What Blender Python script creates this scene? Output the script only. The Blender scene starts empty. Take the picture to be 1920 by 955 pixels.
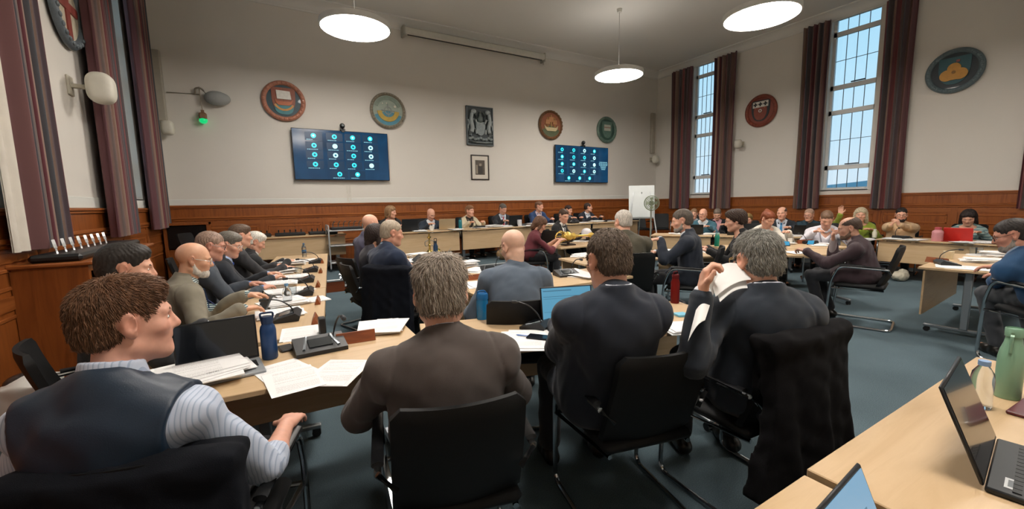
import bpy, bmesh, math, random
import numpy as np
import openvdb as vdb
from mathutils import Vector, Matrix
random.seed(7); rng = np.random.default_rng(7)
SC = bpy.context.scene; COL = SC.collection
PI = math.pi
# ------------------------------------------------------------------ camera (solved from the room's vanishing points)
W_, H_ = 1920, 955; CX, CY = 960.0, 477.5
def _basis():
    vx, vy = (2304, 356.), (502, 391.)
    f = math.sqrt(-((vx[0]-CX)*(vy[0]-CX)+(vx[1]-CY)*(vy[1]-CY)))
    x = np.array([vx[0]-CX, CY-vx[1], f]); y = np.array([vy[0]-CX, CY-vy[1], f])
    x /= np.linalg.norm(x); y /= np.linalg.norm(y); z = np.cross(x, y)
    if z[1] < 0: z = -z
    return f, np.array([x, y, z])
FOC, RC = _basis(); CAM = np.array([0, 0, 1.5])
def ray(u, v): return RC @ np.array([(u-CX)/FOC, (CY-v)/FOC, 1.0])
def P(u, v, z=.73):                       # photo point lying at height z
    d = ray(u, v); return CAM + d*((z-CAM[2])/d[2])
def PY(u, v, y): d = ray(u, v); return CAM + d*(y/d[1])
def PX(u, v, x): d = ray(u, v); return CAM + d*(x/d[0])
def PD(u, v, d): return CAM + ray(u, v)*d
def camera():
    cd = bpy.data.cameras.new('camera'); c = bpy.data.objects.new('camera', cd); COL.objects.link(c)
    cd.sensor_width = 36; cd.lens = FOC/W_*36; cd.clip_start = .02; cd.clip_end = 2000
    r, u, f = RC[:, 0], RC[:, 1], RC[:, 2]
    c.matrix_world = Matrix(((r[0], u[0], -f[0], CAM[0]), (r[1], u[1], -f[1], CAM[1]), (r[2], u[2], -f[2], CAM[2]), (0, 0, 0, 1)))
    SC.camera = c
# ------------------------------------------------------------------ materials
def lin(c):
    if isinstance(c, str):
        c = c.lstrip('#'); c = [int(c[i:i+2], 16)/255 for i in (0, 2, 4)]
    return tuple((x/12.92 if x <= .04045 else ((x+.055)/1.055)**2.4) for x in c)
MATS = {}
def nmat(key):
    m = bpy.data.materials.new(key); m.use_nodes = True; nt = m.node_tree
    return m, nt, nt.nodes['Principled BSDF']
def nd(nt, t, **k):
    n = nt.nodes.new(t)
    for a, b in k.items():
        if a in n.inputs: n.inputs[a].default_value = b
        else: setattr(n, a, b)
    return n
def ramp(nt, fac, stops):
    r = nt.nodes.new('ShaderNodeValToRGB'); e = r.color_ramp.elements
    while len(e) > 1: e.remove(e[-1])
    e[0].position = stops[0][0]; e[0].color = (*lin(stops[0][1]), 1)
    for p, c in stops[1:]:
        q = e.new(p); q.color = (*lin(c), 1)
    nt.links.new(fac, r.inputs[0]); return r.outputs[0]
def mat(c, rough=.6, metal=0., bump=0., bscale=200., var=.06, vscale=8., spec=.5, name=None, sheen=0., trans=0., alpha=1., coat=0.):
    key = name or 'm_%s_%g_%g_%g_%g_%g_%g' % (c if isinstance(c, str) else '%.2f%.2f%.2f' % tuple(c), rough, metal, bump, trans, alpha, var)
    if key in MATS: return MATS[key]
    m, nt, b = nmat(key); L = nt.links
    b.inputs['Roughness'].default_value = rough; b.inputs['Metallic'].default_value = metal
    b.inputs['Specular IOR Level'].default_value = spec; b.inputs['Coat Weight'].default_value = coat
    b.inputs['Transmission Weight'].default_value = trans; b.inputs['Alpha'].default_value = alpha
    b.inputs['Sheen Weight'].default_value = sheen
    tc = nd(nt, 'ShaderNodeTexCoord')
    no = nd(nt, 'ShaderNodeTexNoise', Scale=vscale, Detail=4.0); L.new(tc.outputs['Object'], no.inputs['Vector'])
    hs = nd(nt, 'ShaderNodeHueSaturation'); hs.inputs['Color'].default_value = (*lin(c), 1)
    mr = nd(nt, 'ShaderNodeMapRange'); mr.inputs['To Min'].default_value = 1-var*2; mr.inputs['To Max'].default_value = 1+var*2
    L.new(no.outputs['Fac'], mr.inputs['Value']); L.new(mr.outputs[0], hs.inputs['Value']); L.new(hs.outputs[0], b.inputs['Base Color'])
    if bump:
        n2 = nd(nt, 'ShaderNodeTexNoise', Scale=bscale, Detail=3.0); L.new(tc.outputs['Object'], n2.inputs['Vector'])
        bp = nd(nt, 'ShaderNodeBump', Strength=bump, Distance=.004); L.new(n2.outputs['Fac'], bp.inputs['Height']); L.new(bp.outputs[0], b.inputs['Normal'])
    MATS[key] = m; return m
def emit(c, s, key=None):
    key = key or 'e_%s_%g' % (c, s)
    if key in MATS: return MATS[key]
    m, nt, b = nmat(key); b.inputs['Base Color'].default_value = (0, 0, 0, 1); b.inputs['Roughness'].default_value = .25
    b.inputs['Emission Color'].default_value = (*lin(c), 1); b.inputs['Emission Strength'].default_value = s
    MATS[key] = m; return m
def wood(key, dark, light, scale=(2, 22, 22), rough=.4, rot=0.):
    if key in MATS: return MATS[key]
    m, nt, b = nmat(key); L = nt.links
    tc = nd(nt, 'ShaderNodeTexCoord'); mp = nd(nt, 'ShaderNodeMapping'); mp.inputs['Scale'].default_value = scale; mp.inputs['Rotation'].default_value = (0, rot, 0)
    L.new(tc.outputs['Object'], mp.inputs['Vector'])
    no = nd(nt, 'ShaderNodeTexNoise', Scale=1.0, Detail=6.0, Roughness=.6, Distortion=.6); L.new(mp.outputs[0], no.inputs['Vector'])
    L.new(ramp(nt, no.outputs['Fac'], [(.3, dark), (.55, light), (.75, dark)]), b.inputs['Base Color'])
    b.inputs['Roughness'].default_value = rough
    bp = nd(nt, 'ShaderNodeBump', Strength=.05, Distance=.002); L.new(no.outputs['Fac'], bp.inputs['Height']); L.new(bp.outputs[0], b.inputs['Normal'])
    MATS[key] = m; return m
def stripes(key, cols, axis='X', freq=60., rough=.85, attr=None, bump=.0):
    """repeating colour bands along an object axis, or along the cloth width when attr names a vertex attribute"""
    if key in MATS: return MATS[key]
    m, nt, b = nmat(key); L = nt.links
    if attr:
        a = nd(nt, 'ShaderNodeAttribute', attribute_name=attr); src = a.outputs['Fac']
    else:
        tc = nd(nt, 'ShaderNodeTexCoord'); sp = nd(nt, 'ShaderNodeSeparateXYZ'); L.new(tc.outputs['Object'], sp.inputs[0]); src = sp.outputs[axis]
    mu = nd(nt, 'ShaderNodeMath', operation='MULTIPLY'); mu.inputs[1].default_value = freq; L.new(src, mu.inputs[0])
    fr = nd(nt, 'ShaderNodeMath', operation='FRACT'); L.new(mu.outputs[0], fr.inputs[0])
    r = nt.nodes.new('ShaderNodeValToRGB'); r.color_ramp.interpolation = 'LINEAR'; e = r.color_ramp.elements
    while len(e) > 1: e.remove(e[-1])
    n = len(cols); e[0].position = 0; e[0].color = (*lin(cols[0]), 1)
    for i, c in enumerate(cols[1:], 1):
        q = e.new(i/n-.012); q.color = (*lin(cols[i-1]), 1); q = e.new(i/n+.012); q.color = (*lin(c), 1)
    L.new(fr.outputs[0], r.inputs[0]); L.new(r.outputs[0], b.inputs['Base Color'])
    b.inputs['Roughness'].default_value = rough; b.inputs['Sheen Weight'].default_value = .15
    MATS[key] = m; return m
def paper_mat():
    if 'paper_text' in MATS: return MATS['paper_text']
    m, nt, b = nmat('paper_text'); L = nt.links
    tc = nd(nt, 'ShaderNodeTexCoord'); sp = nd(nt, 'ShaderNodeSeparateXYZ'); L.new(tc.outputs['Object'], sp.inputs[0])
    def M(op, a, bb):
        x = nd(nt, 'ShaderNodeMath', operation=op)
        for i, q in enumerate((a, bb)):
            if hasattr(q, 'links'): L.new(q, x.inputs[i])
            elif q is not None: x.inputs[i].default_value = q
        return x.outputs[0]
    y = M('FRACT', M('MULTIPLY', sp.outputs['Y'], 130.), None); line = M('LESS_THAN', y, .42)
    cb = nd(nt, 'ShaderNodeCombineXYZ'); L.new(M('MULTIPLY', sp.outputs['X'], 260.), cb.inputs[0]); L.new(M('FLOOR', M('MULTIPLY', sp.outputs['Y'], 130.), None), cb.inputs[1])
    no = nd(nt, 'ShaderNodeTexNoise', Scale=1.0, Detail=1.0); L.new(cb.outputs[0], no.inputs['Vector'])
    word = M('GREATER_THAN', no.outputs['Fac'], .45)
    n3 = nd(nt, 'ShaderNodeTexNoise', Scale=1.0, Detail=0.0); c2 = nd(nt, 'ShaderNodeCombineXYZ'); L.new(M('MULTIPLY', sp.outputs['Y'], 60.), c2.inputs[1]); L.new(c2.outputs[0], n3.inputs['Vector'])
    blk = M('GREATER_THAN', n3.outputs['Fac'], .47)
    inx = M('LESS_THAN', M('ABSOLUTE', sp.outputs['X'], None), .085); iny = M('LESS_THAN', M('ABSOLUTE', sp.outputs['Y'], None), .125)
    k = M('MULTIPLY', M('MULTIPLY', M('MULTIPLY', line, word), M('MULTIPLY', inx, iny)), M('MULTIPLY', blk, .42))
    mx = nd(nt, 'ShaderNodeMix', data_type='RGBA'); L.new(k, mx.inputs[0]); mx.inputs[6].default_value = (*lin('#e9e9e9'), 1); mx.inputs[7].default_value = (*lin('#505458'), 1)
    L.new(mx.outputs[2], b.inputs['Base Color']); b.inputs['Roughness'].default_value = .7
    MATS['paper_text'] = m; return m
# ------------------------------------------------------------------ mesh builder
def rotz(a): c, s = math.cos(a), math.sin(a); return np.array([[c, -s, 0], [s, c, 0], [0, 0, 1.]])
def frame_from(d, up=(0, 0, 1)):
    d = np.asarray(d, float); d = d/np.linalg.norm(d); u = np.asarray(up, float)
    if abs(d@u) > .97: u = np.array([0, 1., 0]) if abs(d[1]) < .9 else np.array([1., 0, 0])
    x = np.cross(d, u); x /= np.linalg.norm(x); y = np.cross(x, d); return x, y, d
class MB:
    def __init__(s): s.v = []; s.f = []; s.m = []; s.n = 0; s.a = []
    def add(s, v, f, mi=0, a=None):
        v = np.asarray(v, float); s.v.append(v); s.f += [tuple(int(i)+s.n for i in q) for q in f]; s.m += [mi]*len(f); s.n += len(v)
        s.a.append(np.zeros(len(v)) if a is None else np.asarray(a)); return s
    def box(s, lo, hi, mi=0, bev=0., M=None, o=None):
        lo = np.array(lo, float); hi = np.array(hi, float)
        if bev:
            b = min(bev, .49*float((hi-lo).min())); c = (lo+hi)/2; h = (hi-lo)/2; V = []; idx = {}
            for sx in (-1, 1):
                for sy in (-1, 1):
                    for sz in (-1, 1):
                        sg = np.array([sx, sy, sz])
                        for ax in range(3):
                            p = c+sg*(h-b); p[ax] += sg[ax]*b; idx[(sx, sy, sz, ax)] = len(V); V.append(p)
            F = []
            for ax in range(3):
                a1, a2 = (ax+1) % 3, (ax+2) % 3
                for sg in (-1, 1):
                    q = []
                    for (p1, p2) in ((-1, -1), (1, -1), (1, 1), (-1, 1)):
                        k = [0, 0, 0]; k[ax] = sg; k[a1] = p1; k[a2] = p2; q.append(idx[(*k, ax)])
                    F.append(q if sg > 0 else q[::-1])
                for p1 in (-1, 1):
                    for p2 in (-1, 1):     # edges along ax
                        k = [0, 0, 0]; k[a1] = p1; k[a2] = p2; lo_, hi_ = k[:], k[:]; lo_[ax] = -1; hi_[ax] = 1
                        q = [idx[(*lo_, a1)], idx[(*hi_, a1)], idx[(*hi_, a2)], idx[(*lo_, a2)]]
                        F.append(q if p1*p2 < 0 else q[::-1])
            for sx in (-1, 1):
                for sy in (-1, 1):
                    for sz in (-1, 1):
                        q = [idx[(sx, sy, sz, i)] for i in range(3)]; F.append(q if sx*sy*sz > 0 else q[::-1])
            V = np.array(V)
        else:
            V = np.array([[x, y, z] for x in (lo[0], hi[0]) for y in (lo[1], hi[1]) for z in (lo[2], hi[2])])
            F = [(0, 1, 3, 2), (4, 6, 7, 5), (0, 4, 5, 1), (2, 3, 7, 6), (0, 2, 6, 4), (1, 5, 7, 3)]
        if M is not None: V = V @ np.asarray(M).T
        if o is not None: V = V+np.asarray(o)
        return s.add(V, F, mi)
    def tube(s, pts, r, n=10, mi=0, cap=True, closed=False, flat=None, up=(0, 0, 1)):
        pts = np.asarray(pts, float); k = len(pts); rr = np.broadcast_to(np.asarray(r, float), (k,)); V = []
        tg = np.gradient(pts, axis=0) if not closed else (np.roll(pts, -1, 0)-np.roll(pts, 1, 0))
        x0 = None
        for i in range(k):
            d = tg[i]/(np.linalg.norm(tg[i])+1e-12)
            if x0 is None: x, y, _ = frame_from(d, up)
            else: x = x0-d*(x0@d); x /= np.linalg.norm(x)+1e-12; y = np.cross(d, x)
            x0 = x
            for j in range(n):
                a = 2*PI*j/n; V.append(pts[i]+rr[i]*(math.cos(a)*x+math.sin(a)*y*(flat or 1)))
        F = []
        for i in range(k if closed else k-1):
            i2 = (i+1) % k
            for j in range(n): F.append((i*n+j, i*n+(j+1) % n, i2*n+(j+1) % n, i2*n+j))
        if cap and not closed: F += [tuple(range(n))[::-1], tuple((k-1)*n+j for j in range(n))]
        return s.add(V, F, mi)
    def cyl(s, a, b, r, r2=None, n=20, mi=0): return s.tube([a, b], [r, r if r2 is None else r2], n, mi)
    def lathe(s, prof, n=32, mi=0, o=(0, 0, 0), M=None, cap=True):
        V = [(r*math.cos(2*PI*j/n), r*math.sin(2*PI*j/n), z) for r, z in prof for j in range(n)]; k = len(prof); F = []
        for i in range(k-1):
            for j in range(n): F.append((i*n+j, i*n+(j+1) % n, (i+1)*n+(j+1) % n, (i+1)*n+j))
        if cap: F += [tuple(range(n))[::-1], tuple((k-1)*n+j for j in range(n))]
        V = np.array(V)
        if M is not None: V = V @ np.asarray(M).T
        return s.add(V+np.asarray(o), F, mi)
    def prism(s, poly, z0, z1, mi=0, M=None, o=None):
        n = len(poly); V = np.array([(x, y, z0) for x, y in poly]+[(x, y, z1) for x, y in poly])
        F = [tuple(range(n))[::-1], tuple(range(n, 2*n))]+[(i, (i+1) % n, n+(i+1) % n, n+i) for i in range(n)]
        if M is not None: V = V @ np.asarray(M).T
        if o is not None: V = V+np.asarray(o)
        return s.add(V, F, mi)
    def ell(s, c, r, mi=0, n=16, M=None):
        V = []; F = []; k = n//2
        for i in range(k+1):
            t = PI*i/k
            for j in range(n): V.append((math.sin(t)*math.cos(2*PI*j/n), math.sin(t)*math.sin(2*PI*j/n), math.cos(t)))
        for i in range(k):
            for j in range(n): F.append((i*n+j, (i+1)*n+j, (i+1)*n+(j+1) % n, i*n+(j+1) % n))
        V = np.array(V)*np.asarray(r)
        if M is not None: V = V @ np.asarray(M).T
        return s.add(V+np.asarray(c), F, mi)
    def grid(s, G, mi=0, closed_u=False, a=None):
        G = np.asarray(G); nu, nv = G.shape[:2]; F = []
        for i in range(nu if closed_u else nu-1):
            for j in range(nv-1): F.append((i*nv+j, ((i+1) % nu)*nv+j, ((i+1) % nu)*nv+j+1, i*nv+j+1))
        return s.add(G.reshape(-1, 3), F, mi, a)
    def build(s, name, mats, parent=None, smooth=35, loc=None, rot=0., attr=None, label=None):
        me = bpy.data.meshes.new(name); V = np.concatenate(s.v)
        me.from_pydata(V.tolist(), [], s.f)
        if not isinstance(mats, (list, tuple)): mats = [mats]
        for m in mats: me.materials.append(m)
        me.polygons.foreach_set('material_index', s.m)
        if attr: me.attributes.new(attr, 'FLOAT', 'POINT').data.foreach_set('value', np.concatenate(s.a))
        if smooth:
            me.polygons.foreach_set('use_smooth', [True]*len(s.f)); me.set_sharp_from_angle(angle=math.radians(smooth))
        me.update()
        return link(name, me, parent, loc, rot, label)
def link(name, me, parent=None, loc=None, rot=0., label=None):
    o = bpy.data.objects.new(name, me); COL.objects.link(o)
    if parent is not None: o.parent = parent
    if loc is not None: o.location = tuple(float(q) for q in loc)
    if rot: o.rotation_euler = (0, 0, rot)
    if label: o['label'] = label
    return o
LABELS = {}
def tag(o, label, cat, group=None, kind=None):
    o['label'] = label; o['category'] = cat
    if group: o['group'] = group
    if kind: o['kind'] = kind
    return o
def empty(name, label, cat, loc=(0, 0, 0), rot=0., group=None, kind=None, s=1.):
    o = bpy.data.objects.new(name, None); o.empty_display_size = .1; COL.objects.link(o)
    o.location = tuple(float(q) for q in loc); o.rotation_euler = (0, 0, rot); o.scale = (s, s, s)
    return tag(o, label, cat, group, kind)
def dup(root, loc, rot, label, group=None, scale=None):
    r = root.copy(); COL.objects.link(r); r.location = tuple(float(q) for q in loc); r.rotation_euler = (0, 0, rot); r['label'] = label
    if group: r['group'] = group
    if scale: r.scale = (scale,)*3
    for ch in list(root.children):
        c = ch.copy(); COL.objects.link(c); c.parent = r
        for g in ch.children:
            d = g.copy(); COL.objects.link(d); d.parent = c
    return r
def fillet(pts, r, n=6):
    pts = [np.asarray(p, float) for p in pts]; out = [pts[0]]
    for i in range(1, len(pts)-1):
        a, b, c = pts[i-1:i+2]; u = a-b; w = c-b; lu, lw = np.linalg.norm(u), np.linalg.norm(w); q = min(r, lu*.49, lw*.49)
        p0, p2 = b+u/lu*q, b+w/lw*q
        for t in np.linspace(0, 1, n): out.append((1-t)**2*p0+2*t*(1-t)*b+t*t*p2)
    out.append(pts[-1]); return out
# ------------------------------------------------------------------ signed-distance modelling: one closed skin per part
def nrm(v): v = np.asarray(v, float); return v/(np.linalg.norm(v)+1e-12)
class Fld:
    BG = .1
    def __init__(s, lo, hi, vox):
        s.lo = np.asarray(lo, float); s.vox = vox; s.dim = np.ceil((np.asarray(hi)-s.lo)/vox).astype(int)+1
        s.a = np.full(s.dim, s.BG, np.float32)
    def blk(s, lo, hi):
        i0 = np.clip(np.floor((np.asarray(lo)-s.lo)/s.vox).astype(int), 0, s.dim); i1 = np.clip(np.ceil((np.asarray(hi)-s.lo)/s.vox).astype(int)+1, 0, s.dim)
        if (i1 <= i0).any(): return None, None
        g = np.stack(np.meshgrid(*[(s.lo[k]+s.vox*np.arange(i0[k], i1[k])).astype(np.float32) for k in range(3)], indexing='ij'), -1)
        return tuple(slice(a, b) for a, b in zip(i0, i1)), g
    def comb(s, sl, d, k, op):
        a = s.a[sl]
        if op == 'add':
            r = np.minimum(a, d)
            if k > 0: h = np.maximum(k-np.abs(a-d), 0)/k; r = r-h*h*k*.25
        else:
            d = -d; r = np.maximum(a, d)
            if k > 0: h = np.maximum(k-np.abs(a-d), 0)/k; r = r+h*h*k*.25
        s.a[sl] = r
    def rc(s, a, b, ra, rb, k=.0, op='add'):
        a = np.asarray(a, np.float32); b = np.asarray(b, np.float32); m = max(ra, rb)+k+2*s.vox+.006
        sl, g = s.blk(np.minimum(a, b)-m, np.maximum(a, b)+m)
        if sl is None: return
        ba = b-a; L = float(ba@ba)+1e-12; t = np.clip(((g-a)@ba)/L, 0, 1)
        s.comb(sl, np.linalg.norm(g-a-t[..., None]*ba, axis=-1)-(ra+(rb-ra)*t), k, op)
    def ell(s, c, r, M=None, k=.0, op='add'):
        c = np.asarray(c, np.float32); r = np.asarray(r, np.float32); M = np.eye(3) if M is None else np.asarray(M)
        e = np.sqrt(((M*r)**2).sum(1))+k+2*s.vox+.006
        sl, g = s.blk(c-e, c+e)
        if sl is None: return
        q = (g-c) @ M.astype(np.float32)
        k0 = np.linalg.norm(q/r, axis=-1); k1 = np.linalg.norm(q/(r*r), axis=-1)+1e-9
        s.comb(sl, k0*(k0-1)/k1, k, op)
    def fn(s, lo, hi, f, k=0., op='add'):
        sl, g = s.blk(lo, hi)
        if sl is not None: s.comb(sl, f(g).astype(np.float32), k, op)
    def disp(s, f, band=.03):
        m = np.abs(s.a) < band; ix = np.argwhere(m); p = s.lo+ix*s.vox; s.a[m] += f(p).astype(np.float32)
    def sample(s, p):
        i = np.clip(np.round((np.asarray(p)-s.lo)/s.vox).astype(int), 0, s.dim-1); return s.a[tuple(i.T)] if i.ndim == 2 else s.a[tuple(i)]
    def surf(s, p0, d, far=.5):
        d = nrm(d); q = np.asarray(p0)+np.arange(0, far, s.vox*.5)[:, None]*d; h = np.where(s.sample(q) < 0)[0]
        return q[h[0]] if len(h) else np.asarray(p0)+d*far*.5
    def mesh(s):
        a = s.a.copy()
        for k in range(3):
            sl = [slice(None)]*3
            for e in (0, -1): sl[k] = e; a[tuple(sl)] = np.maximum(a[tuple(sl)], s.vox)
        g = vdb.FloatGrid(s.BG); g.copyFromArray(a, tolerance=0.0); pts, q = g.convertToQuads(isovalue=0.0)
        return pts*s.vox+s.lo, q[:, ::-1]
def sdf_obj(F, name, m, parent, col=None, extra=None, label=None, smooth_it=1):
    v, q = F.mesh() if isinstance(F, Fld) else F
    v = np.asarray(v, float)
    q = np.asarray(q, np.int64)
    for _ in range(smooth_it if len(q) else 0):          # one light relaxation removes grid stepping
        acc = np.zeros_like(v); cnt = np.zeros(len(v))
        for a in range(4):
            b = (a+1) % 4; np.add.at(acc, q[:, a], v[q[:, b]]); np.add.at(acc, q[:, b], v[q[:, a]]); np.add.at(cnt, q[:, a], 1); np.add.at(cnt, q[:, b], 1)
        v = v*.5+.5*acc/np.maximum(cnt, 1)[:, None]
    nv, nq = len(v), len(q); lv = [q.ravel()]; ls = [np.arange(nq)*4]; lt = [np.full(nq, 4)]
    if extra is not None and len(extra[0]):
        ev, ef = extra; lv.append((ef+nv).ravel()); ls.append(nq*4+np.arange(len(ef))*ef.shape[1]); lt.append(np.full(len(ef), ef.shape[1])); v = np.concatenate([v, ev])
    me = bpy.data.meshes.new(name); lv = np.concatenate(lv); ls = np.concatenate(ls); lt = np.concatenate(lt)
    me.vertices.add(len(v)); me.vertices.foreach_set('co', v.astype(np.float32).ravel())
    me.loops.add(len(lv)); me.loops.foreach_set('vertex_index', lv.astype(np.int32))
    me.polygons.add(len(ls)); me.polygons.foreach_set('loop_start', ls.astype(np.int32))
    me.polygons.foreach_set('use_smooth', np.ones(len(ls), bool)); me.materials.append(m)
    if col is not None:
        a = me.attributes.new('tint', 'FLOAT_COLOR', 'POINT'); c = np.ones((len(v), 4), np.float32); c[:, :3] = col(v); a.data.foreach_set('color', c.ravel())
    me.update(calc_edges=True); me.validate()
    return link(name, me, parent, label=label)
def skin_mat(c):
    key = 'skin_'+c
    if key in MATS: return MATS[key]
    m, nt, b = nmat(key); L = nt.links
    at = nd(nt, 'ShaderNodeAttribute', attribute_name='tint'); mx = nd(nt, 'ShaderNodeMix', data_type='RGBA', blend_type='MULTIPLY'); mx.inputs[0].default_value = 1
    tc = nd(nt, 'ShaderNodeTexCoord'); no = nd(nt, 'ShaderNodeTexNoise', Scale=45., Detail=3.); L.new(tc.outputs['Object'], no.inputs['Vector'])
    mr = nd(nt, 'ShaderNodeMapRange'); mr.inputs['To Min'].default_value = .88; mr.inputs['To Max'].default_value = 1.12; L.new(no.outputs['Fac'], mr.inputs['Value'])
    hs = nd(nt, 'ShaderNodeHueSaturation'); hs.inputs['Color'].default_value = (*lin(c), 1); L.new(mr.outputs[0], hs.inputs['Value'])
    L.new(hs.outputs[0], mx.inputs[6]); L.new(at.outputs['Color'], mx.inputs[7]); L.new(mx.outputs[2], b.inputs['Base Color'])
    b.inputs['Roughness'].default_value = .5; b.inputs['Subsurface Weight'].default_value = .08; b.inputs['Subsurface Radius'].default_value = (.01, .004, .002); b.inputs['Subsurface Scale'].default_value = .5
    MATS[key] = m; return m
def hair_mat(c):
    key = 'hair_'+c
    if key in MATS: return MATS[key]
    m, nt, b = nmat(key); L = nt.links
    tc = nd(nt, 'ShaderNodeTexCoord'); mp = nd(nt, 'ShaderNodeMapping'); mp.inputs['Scale'].default_value = (160, 60, 30); L.new(tc.outputs['Object'], mp.inputs['Vector'])
    no = nd(nt, 'ShaderNodeTexNoise', Scale=1.0, Detail=5.); L.new(mp.outputs[0], no.inputs['Vector'])
    mr = nd(nt, 'ShaderNodeMapRange'); mr.inputs['From Min'].default_value = .3; mr.inputs['From Max'].default_value = .7; mr.inputs['To Min'].default_value = .65; mr.inputs['To Max'].default_value = 1.35; L.new(no.outputs['Fac'], mr.inputs['Value'])
    hs = nd(nt, 'ShaderNodeHueSaturation'); hs.inputs['Color'].default_value = (*lin(c), 1); L.new(mr.outputs[0], hs.inputs['Value']); L.new(hs.outputs[0], b.inputs['Base Color'])
    b.inputs['Roughness'].default_value = .55; b.inputs['Specular IOR Level'].default_value = .35
    bp = nd(nt, 'ShaderNodeBump', Strength=.5, Distance=.004); L.new(no.outputs['Fac'], bp.inputs['Height']); L.new(bp.outputs[0], b.inputs['Normal'])
    MATS[key] = m; return m
_K = rng.normal(size=(7, 3)); _K /= np.linalg.norm(_K, axis=1)[:, None]; _K *= np.array([55, 70, 95, 120, 45, 150, 80])[:, None]; _PH = rng.uniform(0, 6.28, 7)
def wr(p, seed=0., amp=.0022, st=(1, 1, 1)):
    q = p*np.asarray(st); w = q @ _K.T+_PH+seed; w = w+1.3*np.sin(w[:, ::-1]*.45+seed)
    return amp*(np.sin(w)*np.array([1, .9, .7, .5, 1.1, .35, .8])).sum(1)/2.2
def Rx(a): c, s = math.cos(a), math.sin(a); return np.array([[1, 0, 0], [0, c, -s], [0, s, c]])
def Ry(a): c, s = math.cos(a), math.sin(a); return np.array([[c, 0, s], [0, 1, 0], [-s, 0, c]])
def ik(S, Wt, a, b, pole):
    d = Wt-S; L = np.linalg.norm(d); m = (a+b)*.995
    if L > m: Wt = S+d/L*m; d = Wt-S; L = m
    u = d/L; x = (a*a-b*b+L*L)/(2*L); h = math.sqrt(max(a*a-x*x, 1e-6)); p = np.asarray(pole, float); p = nrm(p-u*(p@u)); return S+u*x+p*h, Wt
def hand(F, Wp, d, n, th, curl=.35, spread=1.):
    """palm, four unequal bent fingers and a thumb leaving the side of the palm; d along hand, n out of the palm, th = +1/-1 thumb side"""
    d = nrm(d); n = nrm(n-d*(np.asarray(n)@d)); t = np.cross(d, n)*th
    offs = (.030, .0105, -.0095, -.0285); L = (.072, .080, .074, .058); kn = []
    for i, o in enumerate(offs):
        K = Wp+d*(.088-.006*abs(i-1))+t*o; kn.append(K); F.rc(Wp+d*.012+t*o*.62, K, .0165, .0115, .014)
    for i, o in enumerate(offs):
        a = kn[i]; c = .18+curl*.5; dd = nrm(d+t*o*1.4*spread)
        for j, (fr, r0, r1) in enumerate(((.46, .0098, .0090), (.30, .0090, .0080), (.24, .0080, .0066))):
            dirn = nrm(dd*math.cos(c)+n*math.sin(c)); b = a+dirn*L[i]*fr; F.rc(a, b, r0, r1, .003 if j else .006); a = b; c += curl*(1.0, .8, .5)[j]+.1
    a = Wp+d*.028+t*.024; q = nrm(d*.62+t*.75+n*.25); b = a+q*.042; F.rc(Wp+d*.018+t*.012, a, .016, .0135, .012); F.rc(a, b, .0128, .0108, .006); q = nrm(d*.9+t*.25+n*.3); F.rc(b, b+q*.032, .0105, .0080, .003)
TIER = {0: (.0045, .0065, .0035), 1: (.005, .008, .0048), 2: (.007, .011, .007)}
PEOPLE = {}
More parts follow.
